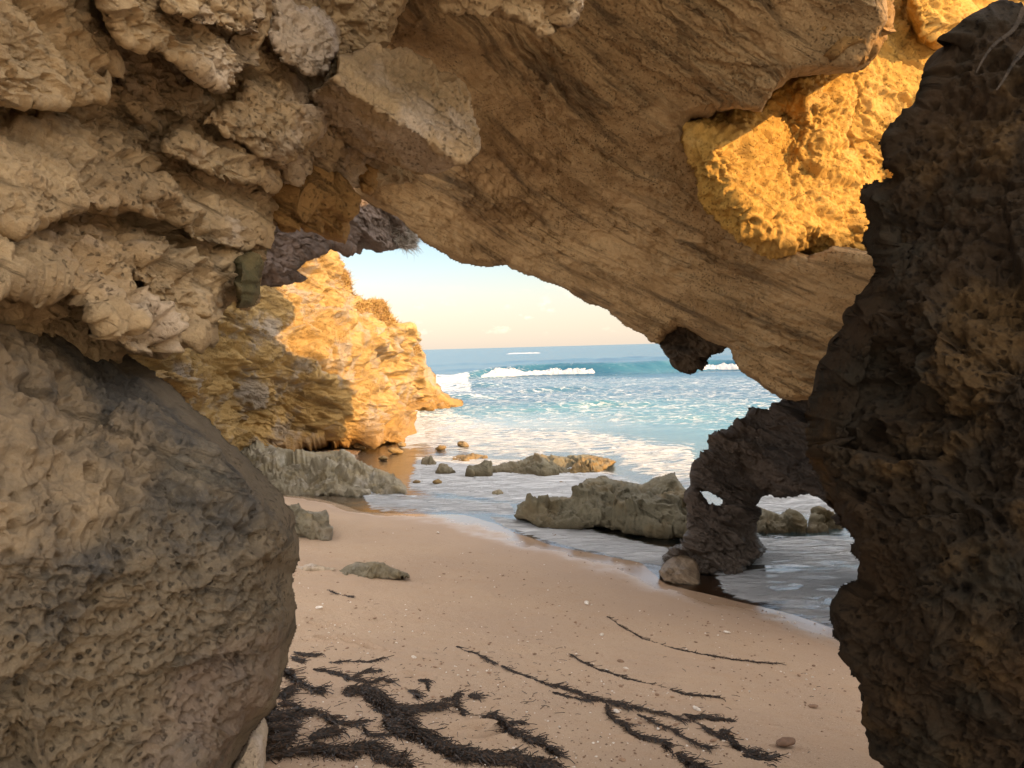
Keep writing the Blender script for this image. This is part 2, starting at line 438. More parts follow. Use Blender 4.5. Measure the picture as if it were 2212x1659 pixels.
# ------------------------------------------------------------------ materials
def new_mat(name):
    m = bpy.data.materials.new(name); m.use_nodes = True
    return m, NT(m.node_tree)
def rock_mat(name, c1, c2, dark, strata=.5, sfreq=9.0, speck=.5, pale=None, pale_amt=.0, rough=.92, bump=.014, sc=1.0, stain=None, stain_amt=.0,
             low=None, wet=False, mottle=.55, spec=.25, patches=()):
    m, n = new_mat(name)
    geo = n.n('ShaderNodeNewGeometry'); pos = (geo, 'Position')
    rot = n.n('ShaderNodeMapping', {'Vector': pos, 'Rotation': (0.0, -DIP, 0.0)})          # z' runs across the beds
    rot2 = n.n('ShaderNodeMapping', {'Vector': rot, 'Scale': (.7 * sc, .7 * sc, sfreq * sc)})
    n1 = n.noise(pos, 1.3 * sc, 7, .62, .3); n2 = n.noise(pos, 7 * sc, 8, .68); n3 = n.noise(pos, 38 * sc, 6, .7)
    ns = n.noise(rot2, 1.0, 7, .62, .1 if strata >= .65 else .4)
    col = n.mix(n.ramp(n1, .36, .64), c1, c2)
    col = n.mix(n.math('MULTIPLY', n.ramp(n2, .42, .70), .55), C(col), tuple(.5 * (a + b) * .72 for a, b in zip(c1, c2)))
    if strata: col = n.mix(n.math('MULTIPLY', n.ramp(ns, .50, .66), strata), C(col), dark)
    if strata >= .65:
        rot3 = n.n('ShaderNodeMapping', {'Vector': rot, 'Scale': (1.6 * sc, 1.6 * sc, sfreq * 3.6 * sc)}); nf = n.noise(rot3, 1.0, 5, .6, .2)
        col = n.mix(n.math('MULTIPLY', n.ramp(nf, .53, .62), strata * .6), C(col), tuple(.45 * a + .4 * d for a, d in zip(c1, dark)))
    if pale: col = n.mix(n.math('MULTIPLY', n.ramp(n.noise(pos, 2.1 * sc, 6, .6), .52, .66), pale_amt), C(col), pale)
    if stain: col = n.mix(n.math('MULTIPLY', n.ramp(n.noise((n.n('ShaderNodeMapping', {'Vector': pos, 'Location': (3.1, 7.7, 1.3)}), 0), 1.7 * sc, 7, .66), .48, .62), stain_amt), C(col), stain)
    if low:                                                                        # weed and damp left by the tide
        zz = n.n('ShaderNodeSeparateXYZ', {0: pos})
        zl = n.math('ADD', (zz, 'Z'), n.math('MULTIPLY', n.math('SUBTRACT', n2, .5), low[2]))
        lf = n.n('ShaderNodeMapRange', {'Value': zl, 'From Min': low[0], 'From Max': low[1], 'To Min': 1.0, 'To Max': 0.0}, interpolation_type='SMOOTHSTEP')
        col = n.mix(n.math('MULTIPLY', lf, .85), C(col), low[3])
    if speck:
        vor = n.n('ShaderNodeTexVoronoi', {'Vector': n.n('ShaderNodeMapping', {'Vector': rot, 'Scale': (1, 1, 2.2)}), 'Scale': 22 * sc, 'Randomness': 1.0})
        sp = n.math('MULTIPLY', n.math('SUBTRACT', 1.0, n.ramp((vor, 'Distance'), .10, .34)), n.ramp(n2, .50, .62))
        col = n.mix(n.math('MULTIPLY', sp, speck), C(col), dark)
    n4 = n.noise(pos, 75 * sc, 6, .72)
    col = n.mix(n.math('MULTIPLY', n.ramp(n4, .40, .80, False), mottle * .8), C(col), tuple(.30 * a + .1 * d for a, d in zip(c1, dark)))
    pt = n.n('ShaderNodeTexVoronoi', {'Vector': n.n('ShaderNodeVectorMath', {0: pos, 1: n.n('ShaderNodeVectorMath', {0: (n3, 'Color'), 'Scale': .03}, operation='SCALE')}, operation='ADD'), 'Scale': 48.0 * sc, 'Randomness': 1.0})
    pit = n.math('MULTIPLY', n.math('SUBTRACT', 1.0, n.ramp((pt, 'Distance'), .12, .42)), n.math('MULTIPLY', n.ramp((n.n('ShaderNodeSeparateColor', {0: (pt, 'Color')}), 'Red'), .45, .6), n.ramp(n1, .38, .55)))
    col = n.mix(n.math('MULTIPLY', pit, mottle), C(col), tuple(.25 * a for a in c1))
    crk = n.noise(rot2, 2.3, 9, .68, .3)
    col = n.mix(n.math('MULTIPLY', n.ramp(crk, .585, .67), .6 * mottle), C(col), dark)
    col = n.mix(n.math('MULTIPLY', n.ramp(n.noise(pos, 120 * sc, 3, .7), .56, .75), .3), C(col), tuple(min(.75, a * 1.6) for a in c2))
    hh = n.math('ADD', n.math('MULTIPLY', n2, 1.0), n.math('SUBTRACT', n.math('MULTIPLY', n3, .7), n.math('ADD', n.math('MULTIPLY', pit, .8), n.math('MULTIPLY', n4, -.5))))
    hh = n.math('SUBTRACT', hh, n.math('MULTIPLY', n.ramp(crk, .58, .67), .5))
    hh = n.math('ADD', hh, n.math('MULTIPLY', n.noise(pos, 120 * sc, 4, .7), .22))
    for (c_, r_, cc_, am_) in patches:                                           # differently coloured bands of the stone
        dd = n.n('ShaderNodeVectorMath', {0: pos, 1: c_}, operation='DISTANCE')
        dn = n.math('ADD', (dd, 'Value'), n.math('MULTIPLY', n.math('SUBTRACT', n1, .5), r_ * 1.1))
        col = n.mix(n.math('MULTIPLY', n.math('SUBTRACT', 1.0, n.ramp(dn, r_ * .7, r_)), n.math('MULTIPLY', n.ramp(n2, .25, .6), am_)), C(col), cc_)
    if strata: hh = n.math('SUBTRACT', hh, n.math('MULTIPLY', n.ramp(ns, .46, .68), .7 * strata))
    if speck: hh = n.math('SUBTRACT', hh, n.math('MULTIPLY', sp, .5))
    bm = n.n('ShaderNodeBump', {'Height': hh, 'Strength': 1.0, 'Distance': bump * 1.05})
    rg = rough
    ins = {'Base Color': C(col), 'Roughness': rg, 'Specular IOR Level': spec, 'Normal': bm}
    if low and wet:
        ins['Roughness'] = n.n('ShaderNodeMapRange', {'Value': lf, 'To Min': rough, 'To Max': .22}); ins['Specular IOR Level'] = .5
    b = n.n('ShaderNodeBsdfPrincipled', ins)
    n.n('ShaderNodeOutputMaterial', {'Surface': b})
    return m

M = {}
M['wall'] = rock_mat('tan_limestone', (.53, .385, .215), (.43, .295, .155), (.085, .06, .035), mottle=.5, strata=.4, sfreq=8, speck=.3, pale=(.60, .50, .40), pale_amt=.55, stain=(.30, .225, .13), stain_amt=.4)
M['pale'] = rock_mat('pale_limestone', (.58, .47, .35), (.48, .36, .23), (.16, .12, .08), strata=.2, speck=.6, pale=(.66, .58, .52), pale_amt=.7)
M['mossy'] = rock_mat('mossy_limestone', (.16, .125, .055), (.22, .16, .07), (.04, .035, .02), strata=.3, speck=.7, stain=(.07, .07, .03), stain_amt=.7)
M['brown'] = rock_mat('ochre_limestone', (.38, .22, .075), (.30, .17, .06), (.07, .045, .02), strata=.35, speck=.6)
M['boulder'] = rock_mat('crusted_boulder_stone', (.14, .112, .078), (.19, .145, .09), (.026, .032, .028), strata=.2, sfreq=7, speck=.35, pale=(.30, .25, .175), pale_amt=.4, stain=(.065, .062, .057), stain_amt=.9, mottle=.55, patches=[((-1.25, 1.7, 2.55), .50, (.36, .26, .15), .65), ((-.85, 2.1, 1.45), .42, (.23, .165, .12), .6)])
M['roof'] = rock_mat('bedded_roof_stone', (.44, .298, .15), (.345, .23, .112), (.06, .038, .02), strata=.85, sfreq=11, speck=.6, bump=.018, stain=(.20, .115, .045), stain_amt=.6)
M['gold'] = rock_mat('sunlit_limestone', (.53, .315, .08), (.46, .27, .062), (.20, .11, .03), strata=.25, speck=.3, pale=(.54, .37, .15), pale_amt=.4, mottle=.5)  # same stone as the roof, with the sun's gold put into the colour
M['dark'] = rock_mat('shaded_damp_rock', (.036, .021, .010), (.021, .015, .009), (.005, .004, .003), strata=.1, speck=.7, pale=(.095, .055, .02), pale_amt=.6, stain=(.018, .017, .012), stain_amt=.8, bump=.014, mottle=.6, spec=.12)  # damp dark rock; the pillar's shade is put into the colour too
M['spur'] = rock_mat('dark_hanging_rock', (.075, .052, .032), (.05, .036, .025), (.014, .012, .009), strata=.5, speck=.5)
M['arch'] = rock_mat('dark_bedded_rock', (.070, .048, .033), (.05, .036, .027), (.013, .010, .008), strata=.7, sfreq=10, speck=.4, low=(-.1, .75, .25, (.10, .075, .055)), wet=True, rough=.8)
M['head'] = rock_mat('headland_stone', (.51, .34, .135), (.43, .275, .10), (.16, .10, .045), strata=.75, sfreq=4.6, speck=.3, sc=.6, stain=(.36, .315, .27), stain_amt=.8, bump=.05, low=(.1, 1.1, .8, (.30, .165, .045)))  # grey stain puts the headland's shaded tone into the stone colour
M['over'] = rock_mat('grey_overhang_stone', (.26, .195, .16), (.20, .15, .12), (.10, .075, .06), strata=.5, sfreq=5, speck=.3, sc=.7, bump=.03)
M['shore'] = rock_mat('grey_green_shore_stone', (.20, .178, .118), (.145, .13, .085), (.045, .04, .03), strata=.3, sfreq=6, speck=.6, sc=1.0, stain=(.25, .16, .06), stain_amt=.3, low=(.0, .22, .15, (.12, .095, .055)), rough=.8)
M['shelf'] = rock_mat('weathered_shelf_stone', (.30, .26, .185), (.22, .19, .125), (.12, .095, .06), strata=.15, speck=.5, sc=1.3, pale=(.46, .43, .37), pale_amt=.6, stain=(.27, .205, .10), stain_amt=.5)
M['mound'] = rock_mat('smooth_brown_stone', (.27, .20, .13), (.21, .15, .10), (.09, .065, .045), strata=.6, sfreq=12, speck=.2, sc=1.0, rough=.45, mottle=.25)
M['weedrock'] = rock_mat('ochre_weedy_stone', (.27, .175, .065), (.20, .135, .06), (.06, .04, .022), strata=.1, speck=.7, sc=1.5, pale=(.30, .27, .20), pale_amt=.5, rough=.8)

# ------------------------------------------------------------------ sand and sea (the setting)
_gp = []
for px, py, z in [(600, 1070, .02), (780, 1105, .0), (1000, 1112, .0), (1060, 1130, .0), (1200, 1180, .0), (1380, 1215, .0), (1440, 1262, .0), (1560, 1290, .0),
                  (1680, 1320, .0), (1800, 1358, .0), (1950, 1430, .0), (2150, 1520, .02),
                  (1100, 1659, .75), (700, 1659, .85), (1850, 1659, .52), (650, 1300, .52), (1100, 1400, .40), (1500, 1450, .28), (640, 1180, .28), (1000, 1230, .16),
                  (300, 1659, .95), (300, 1300, .85), (560, 985, .10), (400, 900, .5),
                  (1000, 1000, -.06), (1300, 1060, -.10), (1700, 1250, -.06), (1650, 1180, -.12), (1100, 920, -.5), (1400, 920, -.8), (1700, 1000, -.4), (800, 965, -.01), (700, 1030, .02)]:
    q = hit_z(px, py, z); _gp.append((q[0], q[1], z))
_gp += [(-3, 0, 1.25), (3, 0, 1.0), (0, -4, 1.35), (6, 3, .6), (6, -4, 1.1), (-6, 4, 1.6), (-7, 10, 1.2), (9, 9, -.3), (9, 2, .5), (0, 36, -2.2), (-12, 30, -1.2), (20, 30, -2.4), (-12, 18, .5)]
_gf = rbf([(a, b) for a, b, c in _gp], [c for a, b, c in _gp])
def ground(x, y):
    z = _gf(x, y); return np.clip(z, -3, 2.0).reshape(np.shape(x))
def ghit(px, py):
    q = hit_z(px, py, 0.2)
    for _ in range(12):
        g = float(np.maximum(ground(np.array([q[0]]), np.array([q[1]]))[0], -.03)); q2 = hit_z(px, py, g); q = q * .4 + q2 * .6
    return q
def gdep(px, py): return float((ghit(px, py) - EYE) @ fw)

cols = np.concatenate([np.arange(-3000, -1200, 24), np.arange(-1200, 1200, 3), np.arange(1200, 3000, 24)]) / FPX
ks = np.concatenate([np.arange(95, 200, 2.0), np.arange(200, 960, 2.4)])
ys_ = np.concatenate([2.05 * FPX / ks, np.arange(3.45, -5.0, -.12)])
Xg = cols[None] * np.maximum(ys_, 2.0)[:, None]; Yg = np.repeat(ys_[:, None], len(cols), 1)
P = np.stack([Xg.ravel(), Yg.ravel(), np.zeros(Xg.size)], 1)
zg = ground(P[:, 0], P[:, 1])
dry = sstep(zg, .03, .30)
zz = zg + .018 * fbm(P, .8, 3, seed=3) * (.3 + dry) + .014 * dry * fbm(P, 3.5, 4, .6, seed=4) + .004 * dry * fbm(np.stack([P[:, 0] * .5 + P[:, 1] * .25, P[:, 1] * 1.6, P[:, 2]], 1), 5., 3, .5, seed=6, ridged=True) + .0035 * (.2 + dry) * fbm(P, 22, 3, .65, seed=5)
def dent(px, py, a, b, ang, dep):
    q = ghit(px, py); dx = P[:, 0] - q[0]; dy = P[:, 1] - q[1]; c, s = math.cos(ang), math.sin(ang)
    e = ((dx * c + dy * s) / a) ** 2 + ((-dx * s + dy * c) / b) ** 2
    dep = dep * 1.7
    return -dep * np.exp(-e ** 2) + dep * .45 * np.exp(-((np.sqrt(e) - 1.25) / .22) ** 2)
for a in [(715, 1381, .10, .05, .2, .022), (762, 1388, .12, .055, -.5, .024), (795, 1398, .10, .05, -.6, .020), (690, 1348, .10, .03, -.3, .016), (722, 1344, .12, .03, -.5, .014),
          (1010, 1570, .12, .05, .7, .018), (1062, 1580, .14, .06, .9, .016), (905, 1460, .09, .05, .1, .012)]:
    zz += dent(*a)
P[:, 2] = zz
nr, nc = Xg.shape
ii = np.arange((nr - 1) * nc).reshape(nr - 1, nc)[:, :-1].ravel()
FG = np.stack([ii, ii + 1, ii + nc + 1, ii + nc], 1)[:, ::-1]

m, n = new_mat('beach_sand')
geo = n.n('ShaderNodeNewGeometry'); pos = (geo, 'Position'); sp = n.n('ShaderNodeSeparateXYZ', {0: pos})
big = n.noise(pos, .8, 5, .55); mid = n.noise(pos, 6, 6, .65); fin = n.noise(pos, 140, 4, .75); grit = n.noise(pos, 420, 2, .6)
col = n.mix(n.ramp(big, .35, .65), (.50, .365, .25), (.46, .335, .235))
col = n.mix(n.math('MULTIPLY', n.ramp(mid, .45, .7), .30), C(col), (.46, .30, .18))
col = n.mix(n.math('MULTIPLY', n.ramp(fin, .50, .68), .75), C(col), (.33, .22, .14))
col = n.mix(n.math('MULTIPLY', n.ramp(fin, .30, .44), 0.0), C(col), (.8, .75, .66))
vs = n.n('ShaderNodeTexVoronoi', {'Vector': pos, 'Scale': 55.0}); shell = n.math('MULTIPLY', n.math('SUBTRACT', 1.0, n.ramp((vs, 'Distance'), .07, .15)), n.ramp((n.n('ShaderNodeSeparateColor', {0: (vs, 'Color')}), 'Red'), .72, .78))
col = n.mix(n.math('MULTIPLY', shell, .8), C(col), (.80, .72, .62))
vd = n.n('ShaderNodeTexVoronoi', {'Vector': pos, 'Scale': 34.0}); drk = n.math('MULTIPLY', n.math('SUBTRACT', 1.0, n.ramp((vd, 'Distance'), .08, .2)), n.ramp((n.n('ShaderNodeSeparateColor', {0: (vd, 'Color')}), 'Green'), .70, .8))
col = n.mix(n.math('MULTIPLY', drk, .65), C(col), (.16, .095, .06))
vg = n.n('ShaderNodeTexVoronoi', {'Vector': pos, 'Scale': 115.0}); gr = n.math('MULTIPLY', n.math('SUBTRACT', 1.0, n.ramp((vg, 'Distance'), .15, .4)), n.ramp((n.n('ShaderNodeSeparateColor', {0: (vg, 'Color')}), 'Blue'), .45, .6))
gm = n.ramp(n.noise(pos, 1.1, 4, .6), .42, .62)
col = n.mix(n.math('MULTIPLY', n.math('MULTIPLY', gr, gm), .75), C(col), (.20, .125, .08))
vh = n.n('ShaderNodeTexVoronoi', {'Vector': pos, 'Scale': 90.0}); gh = n.math('MULTIPLY', n.math('SUBTRACT', 1.0, n.ramp((vh, 'Distance'), .10, .26)), n.ramp((n.n('ShaderNodeSeparateColor', {0: (vh, 'Color')}), 'Red'), .62, .7))
col = n.mix(n.math('MULTIPLY', n.math('MULTIPLY', gh, gm), .8), C(col), (.78, .70, .58))
wn = n.math('ADD', (sp, 'Z'), n.math('MULTIPLY', n.math('SUBTRACT', n.noise(pos, 1.5, 5, .6), .5), .07))
wet = n.n('ShaderNodeMapRange', {'Value': wn, 'From Min': .015, 'From Max': .13, 'To Min': 1.0, 'To Max': 0.0}, interpolation_type='SMOOTHSTEP')
film = n.n('ShaderNodeMapRange', {'Value': wn, 'From Min': .005, 'From Max': .045, 'To Min': 1.0, 'To Max': 0.0}, interpolation_type='SMOOTHSTEP')
col = n.mix(n.math('MULTIPLY', wet, .4), C(col), (.27, .165, .10))
hh = n.math('ADD', n.math('MULTIPLY', fin, .5), n.math('MULTIPLY', grit, .25)); hh = n.math('ADD', hh, n.math('MULTIPLY', mid, .6))
bst = n.n('ShaderNodeMapRange', {'Value': wet, 'To Min': .8, 'To Max': .10})
bm = n.n('ShaderNodeBump', {'Height': hh, 'Strength': bst, 'Distance': .008})
rg = n.n('ShaderNodeMapRange', {'Value': film, 'To Min': .85, 'To Max': .08})
b = n.n('ShaderNodeBsdfPrincipled', {'Base Color': C(col), 'Roughness': rg, 'Normal': bm, 'Specular IOR Level': n.n('ShaderNodeMapRange', {'Value': wet, 'To Min': .2, 'To Max': .75})})
n.n('ShaderNodeOutputMaterial', {'Surface': b}); M['sand'] = m
sand = mesh_obj('sand', P, FG, M['sand']); tag(sand, kind='structure')

# ---- the sea
ks = np.concatenate([np.arange(.25, 3, .25), np.arange(3, 20, .5), np.arange(20, 260, 1.0), np.arange(260, 640, 2.2)])
ys_ = np.concatenate([2.6 * FPX / ks, np.arange(57, 71, .22), np.arange(26, 34, .25), np.arange(40, 46, .3)]); ys_ = np.sort(ys_)[::-1]
ys_ = ys_[ys_ < 16000]
cols = np.concatenate([np.arange(-2600, -420, 30), np.arange(-420, 900, 2.6), np.arange(900, 2600, 30)]) / FPX
Xg = cols[None] * ys_[:, None]; Yg = np.repeat(ys_[:, None], len(cols), 1)
P = np.stack([Xg.ravel(), Yg.ravel(), np.zeros(Xg.size)], 1)
x, y = P[:, 0], P[:, 1]
wd = -ground(x, np.minimum(y, 36.)) ; wd = np.where(y > 36, 2.5, wd)
deep = sstep(wd, .05, .9)
far = np.clip(60. / np.maximum(y, 1), 0, 1)
S = np.stack([x, y * 2.6, 0 * x], 1)
h = deep * (.11 * fbm(S, .13, 4, .55, seed=21) + .055 * fbm(S, .55, 3, .6, seed=22, ridged=True) + .03 * fbm(S, 1.7, 3, .6, seed=23)) + .012 * (1 - deep) * fbm(S, 1.4, 3, .55, seed=24) * sstep(wd, -.02, .1)
h += (1 - far) * .25 * fbm(np.stack([x * .35, y, 0 * x], 1), .035, 4, .55, seed=25)
WY = lambda xx: 65.5 + 1.6 * np.sin(xx * .13) + 1.2 * np.sin(xx * .41 + 1)
dyw = y - WY(x); env = np.interp(x, [-40, -12, -7.5, -5, -2, 3, 8, 14, 20, 30, 60], [.3, .4, .5, .35, .85, 1.0, 1.05, 1.0, .9, .7, .5])
h += env * 1.05 * np.where(dyw < 0, np.exp(-(dyw / 1.0) ** 2), np.exp(-(dyw / 3.2) ** 2))
for (y0, x0, sx, am, wf, wb) in [(30.5, 3.6, 2.6, .20, .35, 1.0), (43, 2.4, 3.2, .26, .5, 1.4), (38, -3.2, 2.4, .28, .5, 1.2), (50, -2.5, 3, .35, .6, 1.6), (88, 6, 14, .45, 1.2, 4), (26, 5, 3, .12, .3, .8), (120, 20, 30, .6, 2, 6)]:
    dd = y - y0 - .8 * np.sin(x * .7 + y0); h += am * np.exp(-((x - x0) / sx) ** 2) * np.where(dd < 0, np.exp(-(dd / wf) ** 2), np.exp(-(dd / wb) ** 2))
qx, qy, _ = proj(np.stack([x, y, 0 * x], 1))
def soft_poly(poly, soft):
    p = np.asarray(poly, float); d, _, _ = seg_dist(qx, qy, p)
    ins = np.zeros(len(qx), bool)
    for a, b in zip(p, np.roll(p, -1, 0)):
        c = ((a[1] > qy) != (b[1] > qy)) & (qx < (b[0] - a[0]) * (qy - a[1]) / (b[1] - a[1] + 1e-9) + a[0]); ins ^= c
    return sstep(np.where(ins, d, -d), -soft, soft)
foam = 0 * x  # foam cover; also carries the painted sky gleam on the shallows
for poly, soft, am in [([(865, 885), (960, 882), (1040, 905), (1120, 922), (1250, 926), (1350, 940), (1470, 965), (1520, 1000), (1520, 1075), (1470, 1040), (1400, 1000), (1320, 992), (1200, 985), (1100, 990), (1000, 984), (900, 962), (880, 930)], 22, .52),
                       ([(1330, 960), (1500, 960), (1520, 1080), (1440, 1040), (1340, 1010)], 16, .55),
                       ([(1610, 1050), (1850, 1050), (1850, 1120), (1610, 1110)], 14, 1.0), ([(1630, 1160), (1860, 1160), (1880, 1225), (1620, 1225)], 16, .66),
                       ([(930, 820), (1012, 805), (1020, 850), (945, 850)], 10, .6), ([(860, 880), (905, 880), (935, 960), (870, 970)], 14, .7),
                       ([(900, 830), (2000, 830), (2000, 935), (1000, 925)], 22, .31), ([(900, 812), (1900, 812), (1900, 840), (930, 850)], 12, .30),
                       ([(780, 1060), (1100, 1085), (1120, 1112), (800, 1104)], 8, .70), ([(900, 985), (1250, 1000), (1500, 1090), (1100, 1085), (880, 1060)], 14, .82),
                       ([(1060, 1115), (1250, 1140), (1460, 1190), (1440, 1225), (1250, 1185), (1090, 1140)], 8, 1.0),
                       ([(1540, 1228), (1880, 1222), (1890, 1400), (1790, 1352), (1660, 1312), (1560, 1280)], 12, .62)]:  # right pool: bright sky reflection painted in as foam
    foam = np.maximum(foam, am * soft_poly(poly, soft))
foam = np.maximum(foam, .10 * np.exp(-((dyw + 1.5) / 3.) ** 2) * (env > .3)); foam = np.maximum(foam, .05 * (y < 130))
h += foam * sstep(wd, .02, .4) * .30 * np.maximum(0, fbm(np.stack([x * .45, y * 1.1, 0 * x], 1), .8, 4, .55, seed=33, ridged=True) - .1) * (y < 40)
h += foam ** 2 * deep * (.45 * fbm(np.stack([x, y * 1.2, 0 * x], 1), .9, 6, .66, seed=31, ridged=True) + .08) * (y < 40)
P[:, 2] = h * sstep(wd, -.25, .12)
nr, nc = Xg.shape
ii = np.arange((nr - 1) * nc).reshape(nr - 1, nc)[:, :-1].ravel()
F = np.stack([ii, ii + 1, ii + nc + 1, ii + nc], 1)[:, ::-1]
keep = (wd[F] > -.12).any(1); F = F[keep]; us = np.unique(F); re = np.zeros(len(P), int); re[us] = np.arange(len(us))
m, n = new_mat('sea_water')
geo = n.n('ShaderNodeNewGeometry'); pos = (geo, 'Position')
fa = n.n('ShaderNodeAttribute', attribute_name='foam'); da = n.n('ShaderNodeAttribute', attribute_name='depth')
st = n.n('ShaderNodeMapping', {'Vector': pos, 'Scale': (.55, 1.6, 1.0)})
f1 = n.noise(st, 1.6, 8, .66, .8); f2 = n.noise(st, 5.5, 6, .68, .6)
vor = n.n('ShaderNodeTexVoronoi', {'Vector': n.n('ShaderNodeVectorMath', {0: st, 1: n.n('ShaderNodeVectorMath', {0: (f1, 'Color'), 1: (.7, .7, .7)}, operation='MULTIPLY')}, operation='ADD'), 'Scale': 2.6}, feature='DISTANCE_TO_EDGE')
lace = n.math('SUBTRACT', 1.0, n.ramp((vor, 'Distance'), .0, .22))
ff = n.math('ADD', n.math('ADD', n.math('MULTIPLY', f1, .9), n.math('MULTIPLY', f2, .55)), n.math('MULTIPLY', lace, .28))
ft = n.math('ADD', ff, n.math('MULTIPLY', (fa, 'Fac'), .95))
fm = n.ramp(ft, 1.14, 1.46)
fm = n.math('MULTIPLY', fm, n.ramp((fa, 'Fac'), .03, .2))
wn1 = n.noise(n.n('ShaderNodeMapping', {'Vector': pos, 'Scale': (.8, 2.0, 1.0)}), 2.2, 6, .62)
wn2 = n.noise(n.n('ShaderNodeMapping', {'Vector': pos, 'Scale': (.3, 1.2, 1.0)}), .35, 5, .6)
bm = n.n('ShaderNodeBump', {'Height': n.math('ADD', wn1, n.math('MULTIPLY', wn2, 2.0)), 'Strength': n.n('ShaderNodeMapRange', {'Value': (da, 'Fac'), 'From Min': .02, 'From Max': .5, 'To Min': .12, 'To Max': .8}), 'Distance': .10})
wc = n.mix(n.ramp((da, 'Fac'), .3, 2.2), (.055, .165, .21), (.010, .068, .125))
wc = n.mix(n.math('MULTIPLY', n.ramp(wn2, .40, .66), .5), C(wc), (.045, .145, .19))
body = n.n('ShaderNodeBsdfPrincipled', {'Base Color': C(wc), 'Roughness': .22, 'IOR': 1.33, 'Specular IOR Level': .32, 'Normal': bm})
gl = n.n('ShaderNodeBsdfGlossy', {'Color': (1, 1, 1), 'Roughness': .04, 'Normal': bm}); tr = n.n('ShaderNodeBsdfTransparent', {'Color': (.92, .95, .94)})
fr = n.n('ShaderNodeFresnel', {'IOR': 1.8, 'Normal': bm})
shal = n.n('ShaderNodeMixShader', {0: fr, 1: tr, 2: gl})
wat = n.n('ShaderNodeMixShader', {0: n.ramp((da, 'Fac'), .02, .55), 1: shal, 2: body})
fb = n.n('ShaderNodeBump', {'Height': ff, 'Strength': 1.0, 'Distance': .35})
fo = n.n('ShaderNodeBsdfDiffuse', {'Color': (.72, .74, .76), 'Normal': fb})
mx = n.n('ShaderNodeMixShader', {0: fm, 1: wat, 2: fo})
n.n('ShaderNodeOutputMaterial', {'Surface': mx}); M['sea'] = m
sea = mesh_obj('sea', P[us], re[F], M['sea']); tag(sea, kind='structure')
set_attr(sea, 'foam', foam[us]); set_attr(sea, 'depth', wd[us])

m, n = new_mat('white_foam')
geo = n.n('ShaderNodeNewGeometry')
fn = n.noise((geo, 'Position'), 4.0, 6, .7)
n.n('ShaderNodeOutputMaterial', {'Surface': n.n('ShaderNodeBsdfPrincipled', {'Base Color': (.42, .43, .45), 'Roughness': .9, 'Specular IOR Level': .1,
    'Subsurface Weight': .0, 'Normal': n.n('ShaderNodeBump', {'Height': fn, 'Strength': .8, 'Distance': .2})})})
M['foam'] = m
def breaker(px0, px1, yy, hgt, label, curve=None, seed=0, dep=2.4):
    """a rolling crest of broken water"""
    x0 = (px0 - CX) / FPX * yy; x1 = (px1 - CX) / FPX * yy; ns = max(40, int((px1 - px0) / 1.3)); nt = 34
    s = np.linspace(0, 1, ns); t = np.linspace(0, 1, nt); Sx, T = np.meshgrid(s, t, indexing='ij')
    X = x0 + (x1 - x0) * Sx; e = np.clip(np.minimum(Sx, 1 - Sx) / .16, 0, 1) ** .6 * (.72 + .5 * fbm(np.stack([X.ravel() * 5. / yy * 12, 0 * X.ravel(), 0 * X.ravel()], 1), .35, 3, seed=seed).reshape(X.shape))
    c = (curve(X) if curve else yy + 0 * X)
    Y = c - dep * .62 + dep * T; Z = -.12 + hgt * e * np.sin(np.pi * np.clip(T, 0, 1) ** .62)
    V = np.stack([X, Y, Z], -1).reshape(-1, 3)
    q = V * (65. / yy); f1, f2, cid = worley(q * 1.9, seed + 1); g1, _, _ = worley(q * 5.0, seed + 2)
    a = (hgt * e * np.sin(np.pi * T)).ravel()
    V[:, 2] += a * (.34 * (.6 - f1) + .24 * (.5 - g1) + .22 * fbm(q, 2.2, 5, .7, seed))
    V[:, 1] -= a * (.5 * (.6 - f1) + .3 * (.5 - g1))
    i = np.arange((ns - 1) * nt).reshape(ns - 1, nt)[:, :-1].ravel()
    o = mesh_obj('breaking_wave', V, np.stack([i, i + nt, i + nt + 1, i + 1], 1), M['foam'], origin=[(x0 + x1) / 2, yy, 0])
    return tag(o, label, 'wave', 'white crests breaking out at sea')
breaker(1028, 1306, 65, 1.05, 'long white breaking crest left of the clear green wave face', WY, 1)
breaker(1488, 1760, 65, .95, 'white breaking crest seen below the dark hanging rock', WY, 5)
breaker(928, 1014, 62, .6, 'short white breaking crest beside the tip of the sunlit headland', None, 9)
breaker(1093, 1172, 290, .6, 'tiny far white crest just under the horizon', None, 14, dep=9)

# ------------------------------------------------------------------ the cave: left wall and its ledges
cave = thing('limestone_outcrop', (-1.0, 2.4, 1.0), 'tan pitted limestone cave wall with stepped ledges filling the upper left', 'rock wall')
WPTS = [(0, 200, 2.0), (0, 600, 1.95), (300, 350, 2.6), (500, 600, 3.2), (345, 770, 2.75), (600, 200, 3.2), (740, 450, 4.8), (560, 640, 3.7), (850, 100, 4.4), (-500, 0, 1.25), (-800, 600, 1.0),
        (300, -400, 2.3), (850, -500, 3.2), (100, 830, 2.3), (-500, 800, 1.3), (450, -900, 1.9), (1000, -900, 2.6), (700, 300, 3.75), (150, 400, 2.2)]
_wf = rbf([(a_, b_) for a_, b_, c_ in WPTS], [c_ for a_, b_, c_ in WPTS])
WALL = lambda x_, y_: np.clip(_wf(x_, y_), .9, 5.2)
relief('wall_face', [(-900, -900), (500, -1300), (1150, -1000), (900, -50), (850, 60), (800, 200), (765, 380), (757, 500), (738, 500), (690, 488), (640, 468), (600, 480), (562, 545), (556, 640), (545, 660),
                     (515, 665), (505, 640), (462, 690), (460, 732), (400, 742), (346, 776), (270, 757), (250, 800), (100, 830), (-900, 900)],
       None, M['wall'], cave, rim=.25, rimw=30, thick=1.2, rough=14, disp=d_beds(1.0, 1), step=2.6, depf=WALL)
